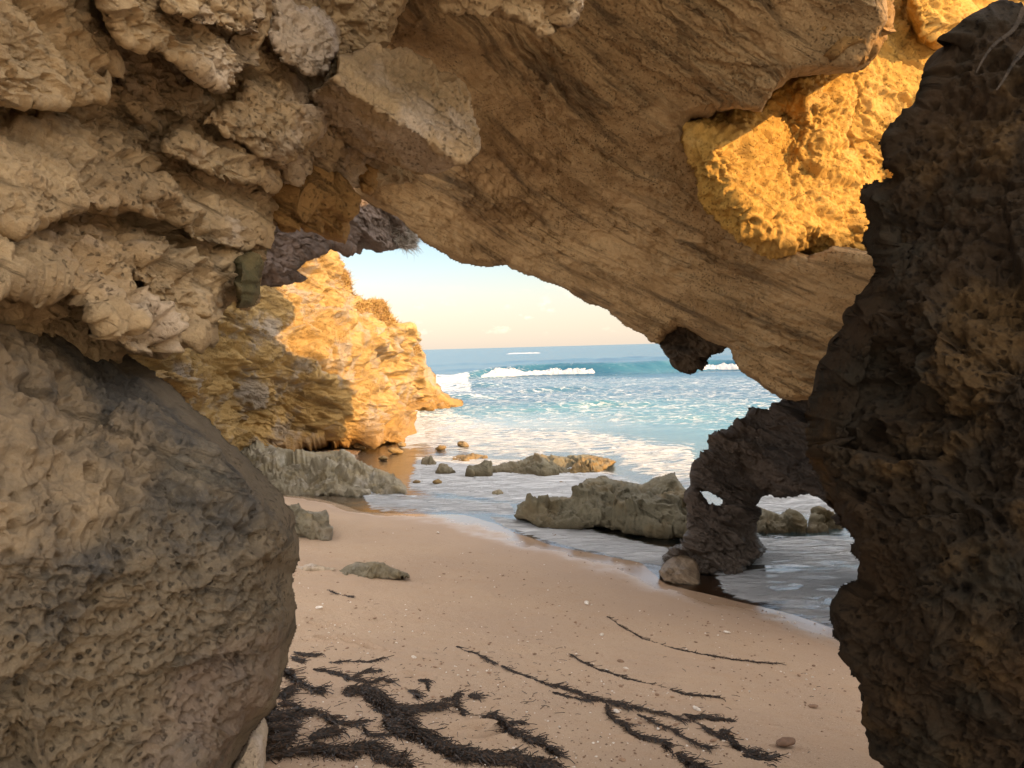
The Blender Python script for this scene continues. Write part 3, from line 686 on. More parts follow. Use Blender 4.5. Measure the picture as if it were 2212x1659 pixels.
def pl3(a_, b_, c_, x_, y_):
    cf = np.linalg.solve(np.array([[t_[0], t_[1], 1] for t_ in (a_, b_, c_)], float), [t_[2] for t_ in (a_, b_, c_)]); return cf[0] * np.asarray(x_) + cf[1] * np.asarray(y_) + cf[2]
def ledge(name, poly, p, mat='wall', rim=.03, rimw=8, thick=.5, rough=11, disp=None, seed=0, label=None, step=2.6, d=(-.28, 1.0), top=.04):
    """a bench growing out of the wall and ending in an undercut lower edge"""
    q = np.array(poly, float) @ np.array(d); lo, hi = q.min(), q.max()
    def dep(x_, y_):
        u = (x_ * d[0] + y_ * d[1] - lo) / (hi - lo)
        e = seg_dist(np.asarray(x_, float), np.asarray(y_, float), np.array(poly, float))[0]
        return WALL(x_, y_) - p * sstep(u, -.1, .8) * np.maximum(.4 + .6 * sstep(e, 0, 26), sstep(u, .5, .75)) + top * (1 - sstep(u, 0, .25))
    o = relief(name, poly, None, M[mat], cave, rim=rim, rimw=rimw, thick=thick, rough=rough, disp=disp or d_beds(1.0, 1), seed=seed, step=step, depf=dep)
    if label: o['label'] = label
    return o
STR = lambda k: d_beds(1.0, 1, .075, .22, .05)
ledge('ledge', [(-160, -200), (180, -200), (200, 60), (237, 95), (230, 140), (205, 205), (150, 232), (60, 226), (-160, 225)], .30, seed=2)
ledge('ledge', [(150, -200), (575, -200), (585, 60), (560, 100), (562, 140), (510, 165), (498, 202), (470, 197), (430, 172), (380, 132), (320, 102), (250, 94), (232, 60)], .50, seed=3, d=(-.45, 1))
ledge('ledge', [(330, -200), (560, -200), (575, 40), (560, 75), (520, 80), (480, 60), (440, 62), (400, 40), (350, 20)], .66, seed=18, d=(-.45, 1))
ledge('ledge', [(-160, 262), (100, 256), (200, 240), (252, 270), (292, 310), (312, 380), (292, 440), (240, 468), (190, 462), (120, 472), (70, 492), (-160, 482)], .26, seed=4)
ledge('ledge', [(585, -80), (640, 15), (690, 12), (735, 60), (727, 120), (702, 170), (660, 166), (600, 131), (580, 80)], .26, mat='pale', seed=5, label='pale pinkish white knob of weathered limestone')
ledge('ledge', [(240, 110), (330, 100), (430, 172), (470, 200), (505, 230), (470, 280), (420, 262), (360, 240), (300, 262), (262, 240)], .10, seed=19)
ledge('ledge', [(420, 230), (480, 260), (550, 318), (595, 370), (603, 426), (550, 402), (500, 396), (450, 377), (400, 347), (350, 342), (345, 300)], .30, seed=6, disp=STR(61), d=(-.5, 1))
ledge('ledge', [(495, 205), (560, 160), (640, 150), (715, 230), (700, 290), (660, 325), (605, 352), (540, 332), (480, 292), (440, 250)], .30, seed=7)
ledge('ledge', [(-160, 460), (80, 470), (200, 500), (272, 540), (300, 620), (262, 682), (150, 645), (60, 628), (-160, 650)], .34, seed=8)
ledge('ledge', [(290, 370), (450, 372), (560, 430), (592, 470), (575, 522), (520, 546), (430, 522), (370, 482), (300, 462)], .26, seed=9, disp=STR(62), d=(-.5, 1))
ledge('ledge', [(272, 490), (370, 500), (450, 540), (512, 570), (512, 640), (465, 690), (400, 692), (330, 642), (285, 582)], .24, seed=10, disp=STR(63), d=(-.5, 1))
ledge('ledge', [(150, 620), (300, 600), (380, 640), (450, 685), (462, 735), (402, 743), (346, 779), (280, 757), (200, 722)], .42, seed=11, disp=STR(64), d=(-.4, 1))
slab = relief('ledge', [(722, 165), (728, 120), (800, 105), (880, 120), (950, 150), (1000, 190), (1021, 250), (1041, 295), (1037, 332), (1010, 353), (980, 360), (948, 376), (900, 372), (830, 352), (760, 320), (690, 262), (660, 205)],
              None,
              M['wall'], cave, rim=.06, rimw=10, thick=.8, rough=9, disp=d_beds(1.2, 1, .02, .2, .03, .026, .020, .015), seed=12, step=2.2,
              depf=lambda x_, y_: np.maximum(pl3((725, 178, 3.05), (950, 320, 3.35), (940, 140, 3.75), x_, y_), pl3((725, 178, 3.05), (950, 320, 3.35), (800, 345, 4.0), x_, y_)))
slab['label'] = 'big tan slab jutting out to the right'
kb = relief('knob', [(600, 390), (680, 380), (755, 388), (758, 500), (745, 526), (700, 517), (650, 492), (600, 503)], [(610, 420, 3.75), (660, 430, 3.8), (735, 420, 4.05), (745, 500, 4.2), (690, 500, 4.2), (680, 390, 3.95), (650, 480, 4.0)],
            M['brown'], cave, rim=.25, rimw=22, rough=10, disp=lambda P, N: d_crag(.05, .10, .035, .02, 1.7, 13)(P, N) + d_knob(.03, .12, .012, 1.8, 14)(P, N), seed=13, step=2.4)
kb['label'] = 'warm brown knobbly lump of limestone'
ledge('knob', [(785, 345), (822, 350), (820, 395), (800, 427), (780, 417), (770, 380)], .25, mat='brown', seed=14, rim=.08, rimw=10, thick=.3, rough=5, disp=d_crag(.03, .06, .015, .01, 2, 14))
ledge('mossy_column', [(500, 560), (520, 520), (565, 495), (602, 495), (575, 550), (558, 640), (546, 663), (513, 667), (500, 610)], .62, mat='mossy', seed=15, rim=.15, rimw=18, disp=d_crag(.03, .06, .02, .014, 1.8, 15), label='dark olive mossy column of rock')
ledge('ledge', [(600, 300), (700, 270), (820, 320), (905, 378), (895, 395), (820, 405), (740, 400), (690, 400), (610, 400)], .12, seed=16, rough=6)
lip = relief('ledge', [(900, -200), (1250, -200), (1262, 0), (1225, 55), (1185, 78), (1160, 85), (1150, 62), (1110, 50), (1050, 30), (950, 20)], [(950, 0, 2.9), (1250, -20, 3.2), (1180, 70, 3.1), (1100, -200, 2.5)], M['wall'], cave,
             rim=.06, rimw=10, rough=9, disp=d_beds(1.0, 1), seed=17, step=2.6)

# ------------------------------------------------------------------ the arch: bedded roof, sunlit flank, hanging spur
arch = thing('rock_arch', (2.5, 7.0, 0.0), 'great bedded rock roof sloping down over the beach, sunlit golden at its upper right', 'rock arch')
roof_poly = [(775, 425), (640, 200), (700, -700), (1500, -900), (1915, -420), (1915, -20), (1926, 45), (1886, 128), (1846, 155), (1796, 160), (1706, 170), (1671, 200), (1646, 245), (1587, 237), (1531, 255), (1497, 262),
             (1491, 290), (1521, 350), (1545, 420), (1578, 480), (1630, 508), (1690, 522), (1745, 550), (1800, 530), (1870, 540), (2000, 560), (2100, 860), (1950, 880), (1760, 868), (1690, 862), (1641, 832), (1616, 815), (1591, 790), (1578, 768), (1576, 757), (1566, 752), (1506, 727),
             (1468, 711), (1445, 727), (1426, 748), (1406, 742), (1386, 725), (1346, 700), (1316, 672), (1276, 657), (1236, 635), (1196, 615), (1151, 598), (1106, 582), (1095, 573), (1060, 578),
             (1000, 570), (950, 546), (920, 530), (890, 500), (862, 472), (800, 440)]
RPTS = [(1000, 100, 5.5), (700, -100, 4.6), (1100, 565, 9.4), (820, 440, 9.6), (1400, 300, 6.1), (1700, 120, 5.15), (1300, 0, 5.3), (1500, -500, 3.9), (900, -600, 3.6), (1400, 730, 8.4), (1640, 825, 7.5), (1700, 700, 6.9),
        (1600, 450, 6.35), (1870, 640, 6.1), (1900, 900, 6.7), (1000, 350, 7.0), (650, 400, 8.0), (1900, 40, 4.75), (1900, -400, 3.7), (2050, 700, 5.9)]
_rf = rbf([(a_, b_) for a_, b_, c_ in RPTS], [c_ for a_, b_, c_ in RPTS])
ROOF = lambda x_, y_: np.clip(_rf(x_, y_), 2.6, 10.5)
relief('roof', roof_poly, None,
       M['roof'], arch, depf=ROOF, rim=.25, rimw=30, thick=2.6, rough=7, disp=d_crag(.12, .055, .012, .012, .9, 20, .5, 3.0, lam=.085), seed=20, step=2.6)
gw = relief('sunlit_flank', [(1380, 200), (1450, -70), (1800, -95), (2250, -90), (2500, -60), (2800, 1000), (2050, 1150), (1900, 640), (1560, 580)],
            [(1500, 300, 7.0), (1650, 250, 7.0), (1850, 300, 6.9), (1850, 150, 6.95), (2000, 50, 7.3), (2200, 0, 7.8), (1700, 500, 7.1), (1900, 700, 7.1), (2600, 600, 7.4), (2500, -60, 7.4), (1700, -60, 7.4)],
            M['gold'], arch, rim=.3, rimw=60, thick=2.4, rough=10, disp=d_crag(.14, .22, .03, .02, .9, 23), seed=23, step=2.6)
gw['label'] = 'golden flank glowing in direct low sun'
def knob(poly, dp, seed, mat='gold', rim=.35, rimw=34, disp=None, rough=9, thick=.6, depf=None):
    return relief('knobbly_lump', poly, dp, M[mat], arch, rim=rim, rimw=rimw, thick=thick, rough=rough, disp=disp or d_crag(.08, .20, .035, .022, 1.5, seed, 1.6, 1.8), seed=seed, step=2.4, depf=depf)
GP = [(1470, 270), (1497, 258), (1560, 235), (1650, 225), (1672, 180), (1760, 150), (1836, 140), (1850, 200), (1832, 290), (1850, 340), (1880, 385), (1930, 460), (1920, 540), (1820, 556), (1740, 548), (1690, 556), (1625, 545), (1568, 500), (1515, 440), (1490, 370)]
_gk = [(1500, 300, .10), (1490, 370, .22), (1515, 440, .28), (1568, 500, .30), (1625, 545, .45), (1690, 556, .45), (1740, 548, .38), (1820, 556, .35), (1920, 540, .2), (1560, 240, .25), (1650, 230, .2), (1545, 320, -.10), (1600, 320, -.08), (1635, 390, .02), (1590, 430, -.12),
       (1620, 490, -.08), (1690, 250, .42), (1690, 340, .34), (1745, 210, .0), (1800, 230, .12), (1765, 330, .10), (1670, 440, -.08), (1725, 430, .0), (1800, 430, .0), (1870, 430, .05), (1800, 520, -.05), (1700, 520, -.02), (1850, 150, .3)]
_gs = rbf([(a_, b_) for a_, b_, c_ in _gk], [c_ for a_, b_, c_ in _gk])
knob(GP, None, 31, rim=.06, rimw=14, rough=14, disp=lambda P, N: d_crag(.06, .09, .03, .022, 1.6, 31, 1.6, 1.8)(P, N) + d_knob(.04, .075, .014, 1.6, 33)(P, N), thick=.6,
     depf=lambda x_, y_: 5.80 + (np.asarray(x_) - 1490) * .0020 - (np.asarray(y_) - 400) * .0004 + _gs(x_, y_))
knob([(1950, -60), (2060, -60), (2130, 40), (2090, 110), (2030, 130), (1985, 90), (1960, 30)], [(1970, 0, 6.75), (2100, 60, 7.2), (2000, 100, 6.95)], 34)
knob([(1741, -60), (1900, -80), (1928, 40), (1915, 85), (1888, 128), (1846, 157), (1800, 130), (1770, 90), (1735, 60)], [(1760, 20, 5.0), (1880, 0, 4.9), (1860, 130, 5.0), (1900, 80, 5.05)], 36, mat='brown')
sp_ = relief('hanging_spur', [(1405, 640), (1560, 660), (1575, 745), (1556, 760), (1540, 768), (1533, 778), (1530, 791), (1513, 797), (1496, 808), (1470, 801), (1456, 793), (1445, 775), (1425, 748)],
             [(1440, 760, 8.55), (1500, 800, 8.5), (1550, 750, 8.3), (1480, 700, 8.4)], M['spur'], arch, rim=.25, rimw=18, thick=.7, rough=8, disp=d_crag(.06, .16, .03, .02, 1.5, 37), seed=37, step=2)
sp_['label'] = 'dark jagged spur hanging from the lower edge'

# ------------------------------------------------------------------ dark cliff in the right foreground
cliff = thing('dark_outcrop', (2.2, 2.0, 0.6), 'very dark rough rock pillar filling the right foreground', 'rock pillar')
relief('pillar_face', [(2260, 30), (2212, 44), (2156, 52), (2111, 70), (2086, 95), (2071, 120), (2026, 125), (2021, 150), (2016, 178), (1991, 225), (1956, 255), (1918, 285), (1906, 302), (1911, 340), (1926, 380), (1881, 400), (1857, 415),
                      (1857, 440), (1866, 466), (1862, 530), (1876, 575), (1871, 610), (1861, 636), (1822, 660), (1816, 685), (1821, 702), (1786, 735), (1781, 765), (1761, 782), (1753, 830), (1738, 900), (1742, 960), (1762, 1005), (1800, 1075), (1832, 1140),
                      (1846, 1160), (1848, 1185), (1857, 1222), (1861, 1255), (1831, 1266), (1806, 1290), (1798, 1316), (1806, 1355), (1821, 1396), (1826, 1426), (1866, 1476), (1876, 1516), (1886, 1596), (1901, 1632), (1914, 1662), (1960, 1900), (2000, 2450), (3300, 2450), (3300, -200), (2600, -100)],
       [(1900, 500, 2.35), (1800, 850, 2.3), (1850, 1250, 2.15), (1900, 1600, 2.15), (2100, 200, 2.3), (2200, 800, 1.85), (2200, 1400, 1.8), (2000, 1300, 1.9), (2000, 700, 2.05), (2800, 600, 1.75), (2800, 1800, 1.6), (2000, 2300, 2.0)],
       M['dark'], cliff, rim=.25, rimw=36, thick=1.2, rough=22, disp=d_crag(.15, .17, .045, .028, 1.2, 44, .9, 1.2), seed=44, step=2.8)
for k, (px, py, c) in enumerate([(2150, 60, .1), (2190, 100, .3), (2212, 70, .2)]):
    pts = [unproj(px + 60 - t * 95 + 6 * math.sin(t * 5 + k), py - 40 + t * 130 + 8 * math.sin(t * 7 + k * 2), 1.95 - .02 * t) for t in np.linspace(0, 1, 14)]
    RV = []; RF = []
    for i, p in enumerate(pts):
        r_ = .006 * (1.2 - i * .06)
        for a in range(8): RV.append(p + r_ * (math.cos(a * .7854) * rt + math.sin(a * .7854) * up))
    for i in range(len(pts) - 1):
        for a in range(8): RF.append((i * 8 + a, i * 8 + (a + 1) % 8, i * 8 + 8 + (a + 1) % 8, i * 8 + 8 + a))
    mesh_obj('root', np.array(RV), RF, M['spur'], cliff, origin=pts[0])
# the bluff, added unseen behind the camera to shade cave and beach
_s = np.array([math.sin(SUN_AZ), math.cos(SUN_AZ)]); _t = np.array([-_s[1], _s[0]]); _L = 22.0
def sun_blocker(u, half, top, seed):
    c = _s * _L + _t * u
    o = world_rock('shade_block', (c[0], c[1], 0), (3.2, half, top), M['wall'], None, res=90, disp=lambda P, N: .5 * fbm(P, .45, 6, .6, seed), sq=.3, rot=math.atan2(_s[1], _s[0]))
    return tag(o, kind='structure')
sun_blocker(.3, 5.2, 15.6, 51)
sun_blocker(9.0, 4.6, 11.35, 52)

# ------------------------------------------------------------------ big boulder, left foreground
boul = relief('boulder', [(-900, 600), (0, 675), (130, 690), (200, 735), (272, 762), (330, 800), (410, 870), (480, 930), (560, 1012), (610, 1062), (636, 1110), (650, 1160), (648, 1210), (634, 1240), (641, 1290), (638, 1360), (622, 1420),
                          (612, 1460), (592, 1528), (562, 1560), (530, 1600), (502, 1650), (470, 1730), (420, 2000), (100, 2500), (-900, 2500)],
              [(300, 1200, 1.85), (600, 1200, 2.2), (0, 1000, 1.65), (100, 720, 2.05), (270, 790, 2.35), (500, 1600, 2.25), (-600, 1200, 1.2), (200, 1850, 1.95), (600, 1450, 2.25), (450, 950, 2.2), (-600, 2400, 1.3), (400, 1650, 2.0)],
              M['boulder'], rim=.4, rimw=110, thick=1.0, rough=8, disp=d_crag(.07, .085, .035, .016, 1.2, 60), seed=60, step=2.8)
tag(boul, 'huge grey brown pitted boulder bulging in the lower left foreground', 'boulder')

# ------------------------------------------------------------------ headland and overhang
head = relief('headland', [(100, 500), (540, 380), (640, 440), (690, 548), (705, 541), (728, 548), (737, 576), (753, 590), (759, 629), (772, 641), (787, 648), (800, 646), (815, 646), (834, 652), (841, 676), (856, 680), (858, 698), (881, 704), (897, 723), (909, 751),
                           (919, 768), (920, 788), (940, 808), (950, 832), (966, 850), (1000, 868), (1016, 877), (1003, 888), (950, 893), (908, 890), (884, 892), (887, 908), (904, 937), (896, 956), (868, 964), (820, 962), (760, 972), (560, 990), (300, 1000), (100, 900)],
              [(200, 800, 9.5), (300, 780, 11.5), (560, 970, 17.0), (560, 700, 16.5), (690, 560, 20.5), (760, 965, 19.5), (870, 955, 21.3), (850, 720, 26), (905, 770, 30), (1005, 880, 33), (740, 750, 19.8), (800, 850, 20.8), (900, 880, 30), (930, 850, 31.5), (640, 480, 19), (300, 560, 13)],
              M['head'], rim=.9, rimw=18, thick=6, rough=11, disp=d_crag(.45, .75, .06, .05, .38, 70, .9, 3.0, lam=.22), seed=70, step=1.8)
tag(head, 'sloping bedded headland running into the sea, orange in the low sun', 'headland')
over = relief('overhang', [(480, 350), (880, 350), (886, 494), (898, 520), (901, 539), (878, 542), (812, 544), (787, 539), (776, 552), (745, 545), (715, 536), (690, 549), (655, 566), (640, 582), (668, 601), (650, 610), (600, 616), (540, 612), (480, 560)],
              [(560, 560, 10.8), (720, 530, 12.0), (890, 530, 13.6), (640, 440, 11.5), (860, 430, 12.6), (500, 400, 10.2)],
              M['over'], rim=.3, rimw=18, thick=2.2, rough=8, disp=d_crag(.15, .25, .04, .03, .7, 73, 1., 3., lam=.08), seed=73, step=2.0)
tag(over, 'grey purple overhanging rock shelf in shade above the sunlit headland', 'overhang')
m, n = new_mat('dry_grass')
oi = n.n('ShaderNodeNewGeometry'); nz = n.noise((oi, 'Position'), 9, 2)
n.n('ShaderNodeOutputMaterial', {'Surface': n.n('ShaderNodeBsdfPrincipled', {'Base Color': C(n.mix(n.ramp(nz, .4, .6), (.22, .19, .15), (.42, .38, .33))), 'Roughness': .9})}); M['dry'] = m
m, n = new_mat('headland_scrub')
oi = n.n('ShaderNodeNewGeometry'); nz = n.noise((oi, 'Position'), 5, 2)
n.n('ShaderNodeOutputMaterial', {'Surface': n.n('ShaderNodeBsdfPrincipled', {'Base Color': C(n.mix(n.ramp(nz, .4, .6), (.34, .20, .07), (.44, .29, .10))), 'Roughness': .9})}); M['scrub'] = m
def blades(name, roots, dirs, L, wid, mat, rng, parent=None, curl=.5):
    """thin curved blades, each a narrow three-segment ribbon"""
    V = []; F = []; b = 0
    for p, d in zip(roots, dirs):
        d = np.array(d) / np.linalg.norm(d); l = L * rng.uniform(.5, 1.2); side = np.cross(d, rng.normal(size=3)); side /= np.linalg.norm(side) + 1e-9; bend = rng.normal(size=3) * curl * l
        for k, t in enumerate((0, .35, .7, 1.0)):
            c = np.array(p) + d * l * t + bend * t * t; ww = wid * (1 - .8 * t); V += [c - side * ww, c + side * ww]
        for k in range(3): F.append((b + 2 * k, b + 2 * k + 1, b + 2 * k + 3, b + 2 * k + 2))
        b += 8
    return mesh_obj(name, np.array(V), F, mat, parent, origin=np.mean(np.array(roots), 0))
rng = np.random.RandomState(3)
R_, D_ = [], []
for _ in range(3000):
    t = rng.rand(); px = 820 + 76 * rng.beta(2.2, 1.2); py = 470 + (px - 820) * .35 + rng.rand() * 50 * (1 - abs(px - 870) / 100); py = min(py, 538)
    R_.append(unproj(px, py, 12.9 + rng.rand() * .5 + (px - 820) / 150)); D_.append(np.array([.6, -.5, rng.uniform(-.6, .7)]) + rng.normal(size=3) * .45)
o = blades('dry_bush', R_, D_, .13, .006, M['dry'], rng); tag(o, 'silvery dry bush of fine twigs hanging at the tip of the grey overhang', 'bush')
R_, D_ = [], []
crest = np.array([(690, 552), (706, 546), (728, 553), (737, 580), (754, 596), (760, 634), (790, 654), (815, 651), (834, 658), (842, 682), (858, 700), (881, 710), (897, 730), (909, 760)], float)
for _ in range(7000):
    k = rng.randint(len(crest) - 1); a = crest[k] + (crest[k + 1] - crest[k]) * rng.rand(); off = rng.exponential(14)
    px, py = a[0] - off * .6, a[1] + off * .5; d = np.interp(px, [690, 760, 850, 910], [20.4, 22.5, 25.6, 29.4]) - .3
    R_.append(unproj(px, py, d)); D_.append(np.array([.3, -.5, .5]) + rng.normal(size=3) * .5)
o = blades('scrub', R_, D_, .13, .012, M['scrub'], rng, head); o.matrix_parent_inverse = Matrix.Identity(4); o['label'] = 'short dry scrub along the crest'

# ------------------------------------------------------------------ small arch at the water's edge
d0 = 8.7
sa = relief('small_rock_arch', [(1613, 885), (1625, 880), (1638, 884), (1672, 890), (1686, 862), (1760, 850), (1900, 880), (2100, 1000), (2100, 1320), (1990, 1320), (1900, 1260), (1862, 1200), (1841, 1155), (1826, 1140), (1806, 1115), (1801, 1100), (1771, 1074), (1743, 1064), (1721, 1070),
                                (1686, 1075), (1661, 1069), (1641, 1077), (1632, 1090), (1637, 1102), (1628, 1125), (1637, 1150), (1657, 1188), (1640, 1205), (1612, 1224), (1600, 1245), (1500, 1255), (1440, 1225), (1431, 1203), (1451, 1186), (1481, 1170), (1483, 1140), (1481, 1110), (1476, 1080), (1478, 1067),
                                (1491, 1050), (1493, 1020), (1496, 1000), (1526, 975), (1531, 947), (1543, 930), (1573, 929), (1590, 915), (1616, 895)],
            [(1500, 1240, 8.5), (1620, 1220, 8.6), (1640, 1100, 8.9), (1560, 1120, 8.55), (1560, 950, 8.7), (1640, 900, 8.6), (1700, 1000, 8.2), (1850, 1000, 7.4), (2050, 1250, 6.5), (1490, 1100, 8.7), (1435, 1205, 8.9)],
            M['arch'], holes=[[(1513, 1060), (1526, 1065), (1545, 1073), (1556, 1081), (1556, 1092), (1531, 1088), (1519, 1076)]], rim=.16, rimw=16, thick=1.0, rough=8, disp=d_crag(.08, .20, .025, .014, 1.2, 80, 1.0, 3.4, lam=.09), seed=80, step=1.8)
tag(sa, 'dark bedded rock with a small arch and a pierced hole standing at the waterline', 'rock arch')

# ------------------------------------------------------------------ rocks on the beach and in the shallows
def beach_rock(poly, label, mat='shore', back=1.2, rim=.18, rimw=16, rough=5, thick=.8, disp=None, seed=0, group=None, name='rock', dp=None, near=None, step=1.8, cat='rock', sink=9):
    p = np.array(poly, float); lo, hi = p[:, 1].max(), p[:, 1].min(); cx = p[:, 0].mean()
    if dp is None:
        d = gdep(*(near or (cx, lo - 4))); xs = [p[:, 0].min(), cx, p[:, 0].max()]
        dp = [(x_, lo + sink, d + .03) for x_ in xs] + [(x_, (lo + hi) / 2, d + back * .22) for x_ in xs] + [(x_, hi, d + back) for x_ in xs]
    q = p.copy(); m_ = q[:, 1] > lo - (lo - hi) * .38; q[m_, 1] += sink
    o = relief(name, q, dp, M[mat], rim=rim, rimw=rimw, thick=thick, rough=rough, disp=disp or d_crag(.05, .15, .025, .012, 1.6, seed), seed=seed, step=step)
    return tag(o, label, cat, group)
beach_rock([(470, 985), (515, 961), (560, 957), (593, 964), (634, 977), (693, 980), (709, 974), (743, 967), (765, 983), (775, 996), (821, 1014), (859, 1033), (878, 1046), (884, 1061), (859, 1072), (821, 1073), (775, 1079), (750, 1076), (715, 1070), (650, 1080), (560, 1082), (480, 1080)],
           'low pale weathered rock shelf lying on the sand below the headland', 'shelf', back=3.2, rim=.35, rimw=22, thick=1.2, near=(760, 1078), seed=90, disp=d_crag(.12, .34, .09, .045, .9, 90, 1.2, 1.6), name='rock_shelf', cat='rock shelf')
beach_rock([(560, 1098), (631, 1092), (646, 1088), (650, 1099), (671, 1106), (687, 1105), (707, 1098), (714, 1114), (712, 1133), (721, 1149), (714, 1168), (684, 1164), (650, 1166), (560, 1166)],
           'jagged crown shaped rock stump with a pale right edge beside the big boulder', 'shelf', back=.5, rim=.2, rimw=14, near=(680, 1166), seed=91, disp=d_crag(.04, .14, .02, .012, 2., 91), name='rock_stump')
beach_rock([(681, 1244), (721, 1233), (750, 1224), (771, 1214), (796, 1211), (828, 1214), (853, 1230), (884, 1239), (886, 1245), (853, 1250), (812, 1250), (784, 1256), (750, 1252), (718, 1251)],
           'flat pointed grey stone lying alone on the sand', 'shelf', back=.55, rim=.12, rimw=14, thick=.25, near=(785, 1254), seed=92, disp=d_crag(.02, .07, .012, .008, 3., 92), name='flat_stone', sink=3, cat='stone')
beach_rock([(600, 1222), (643, 1220), (671, 1216), (703, 1221), (727, 1227), (703, 1233), (671, 1236), (600, 1240)], 'thin whitish stone half buried between the boulder and the flat grey stone', 'pale', back=.4, rim=.08, rimw=10, thick=.15,
           near=(670, 1236), seed=93, disp=d_crag(.01, .04, .01, .006, 3., 93), name='flat_stone', sink=3, cat='stone')
beach_rock([(1112, 1110), (1115, 1093), (1134, 1080), (1159, 1075), (1191, 1071), (1233, 1073), (1236, 1057), (1265, 1036), (1300, 1029), (1335, 1036), (1388, 1043), (1416, 1031), (1440, 1024), (1460, 1019), (1466, 1036), (1481, 1057), (1505, 1075), (1505, 1155), (1440, 1154), (1388, 1146),
            (1335, 1139), (1272, 1136), (1194, 1136), (1163, 1133), (1134, 1118)], 'large grey green two peaked rock on the wet sand left of the small arch', 'shore', rim=.22, rimw=18, thick=1.3, seed=94,
           dp=[(1112, 1115, 11.15), (1160, 1140, 10.75), (1300, 1145, 10.45), (1460, 1165, 10.0), (1200, 1075, 11.7), (1300, 1032, 11.8), (1450, 1025, 11.4), (1390, 1046, 11.7), (1300, 1090, 10.95), (1430, 1090, 10.6), (1505, 1110, 10.4)],
           disp=d_crag(.16, .34, .03, .015, 1.0, 94, .8, 1.3), cat='rock')
G5 = 'low rocks in the shallows'
ridge = beach_rock([(1003, 1024), (1012, 1008), (1061, 1008), (1089, 996), (1128, 990), (1145, 983), (1181, 987), (1216, 987), (1268, 982), (1286, 987), (1333, 996), (1325, 1004), (1300, 1012), (1296, 1024), (1251, 1029), (1163, 1033), (1131, 1036), (1093, 1034), (1061, 1026)],
           'long low grey rock ridge in the shallows with an ochre right end', 'shore', back=1.6, rim=.25, rimw=13, near=(1150, 1034), seed=95, disp=d_crag(.10, .30, .04, .02, 1.0, 95), group=G5, step=1.5)
crust = beach_rock([(1225, 1022), (1235, 1004), (1255, 990), (1275, 983), (1290, 988), (1334, 996), (1322, 1005), (1297, 1014), (1292, 1024), (1250, 1030)], 'ochre weedy crust at the right end of the long low ridge', 'weedrock', rim=.2, rimw=10, thick=.5, near=(1250, 1031), back=1.25, seed=96,
           disp=d_knob(.08, .12, .02, 1.6, 96), step=1.5, name='weedy_crust')
crust.parent = ridge; crust.location = crust.location - ridge.location
crust.rotation_euler = (0, 0, 0)
for k_ in ('category', 'group'):
    if k_ in crust: del crust[k_]
crust['label'] = 'ochre weedy crust at the right end'
beach_rock([(899, 1010), (913, 987), (931, 989), (945, 1001), (946, 1012), (917, 1014)], 'small upright grey rock at the left end of the low rocks', 'shore', back=.6, rim=.15, rimw=9, seed=97, group=G5, disp=d_crag(.05, .16, .03, .015, 1.6, 97), step=1.5)
beach_rock([(934, 1024), (948, 1001), (966, 1004), (984, 1018), (991, 1029), (969, 1032), (938, 1031)], 'small rounded grey rock in front of the ochre weedy one', 'shore', back=.6, rim=.15, rimw=9, seed=98, group=G5, disp=d_crag(.04, .14, .02, .012, 1.8, 98), step=1.5)
beach_rock([(945, 1001), (980, 987), (1019, 979), (1054, 983), (1062, 991), (1030, 1000), (1000, 1007), (960, 1007)], 'low ochre weedy rock behind the small grey ones', 'weedrock', back=1.4, rim=.15, rimw=9, seed=99, group=G5, disp=d_knob(.08, .12, .02, 1.2, 99), step=1.5)
beach_rock([(1196, 1049), (1200, 1040), (1214, 1036), (1227, 1041), (1226, 1050), (1210, 1052)], 'small brown stone in the shallows just left of the two peaked rock top', 'weedrock', back=.25, rim=.07, rimw=6, thick=.2, seed=100, group=G5, disp=d_knob(.03, .05, .01, 3, 100), step=1.3, sink=3)
beach_rock([(1057, 1073), (1064, 1061), (1078, 1057), (1090, 1066), (1091, 1073), (1083, 1078), (1063, 1078)], 'small speckled stone alone in the film of water', 'shelf', back=.3, rim=.07, rimw=7, thick=.25, seed=101, group=G5, disp=d_knob(.03, .05, .01, 3, 101), step=1.3, sink=3)
beach_rock([(1600, 1075), (1630, 1089), (1658, 1103), (1686, 1107), (1701, 1097), (1722, 1110), (1746, 1131), (1757, 1110), (1778, 1106), (1803, 1114), (1830, 1145), (1860, 1160), (1757, 1157), (1686, 1155), (1600, 1154)], 'grey green jagged rock seen through the small arch', 'shore', back=1.2,
           rim=.2, rimw=14, near=(1720, 1157), seed=102, disp=d_crag(.10, .26, .03, .015, 1.2, 102))
beach_rock([(1732, 1174), (1757, 1168), (1820, 1165), (1850, 1168), (1850, 1176), (1774, 1179), (1743, 1184)], 'low reddish rock awash behind the small arch', 'weedrock', back=.5, rim=.08, rimw=7, thick=.3, near=(1770, 1182), seed=103, disp=d_strata(.03, .05, .01, 6, 103, 1.5), sink=3)
beach_rock([(1423, 1235), (1440, 1209), (1468, 1192), (1497, 1202), (1514, 1226), (1517, 1247), (1527, 1262), (1500, 1268), (1458, 1259), (1433, 1250)], 'smooth light brown rounded rock at the foot of the small arch', 'mound', back=.7, rim=.16, rimw=14, near=(1480, 1266), seed=104,
           disp=d_crag(.05, .06, .006, .006, 1.5, 104, 1., 2.2, lam=.02))
beach_rock([(480, 1760), (498, 1650), (528, 1592), (553, 1555), (573, 1544), (580, 1580), (574, 1640), (562, 1760)], 'pale angular stone tucked under the big boulder', 'pale', back=.25, rim=.15, rimw=18, thick=.4,
           dp=[(480, 1700, 2.75), (575, 1550, 3.2), (565, 1740, 2.8), (530, 1600, 2.95)], seed=105, disp=d_strata(.03, .02, .006, 6, 105, 2), sink=0, name='stone', cat='stone')

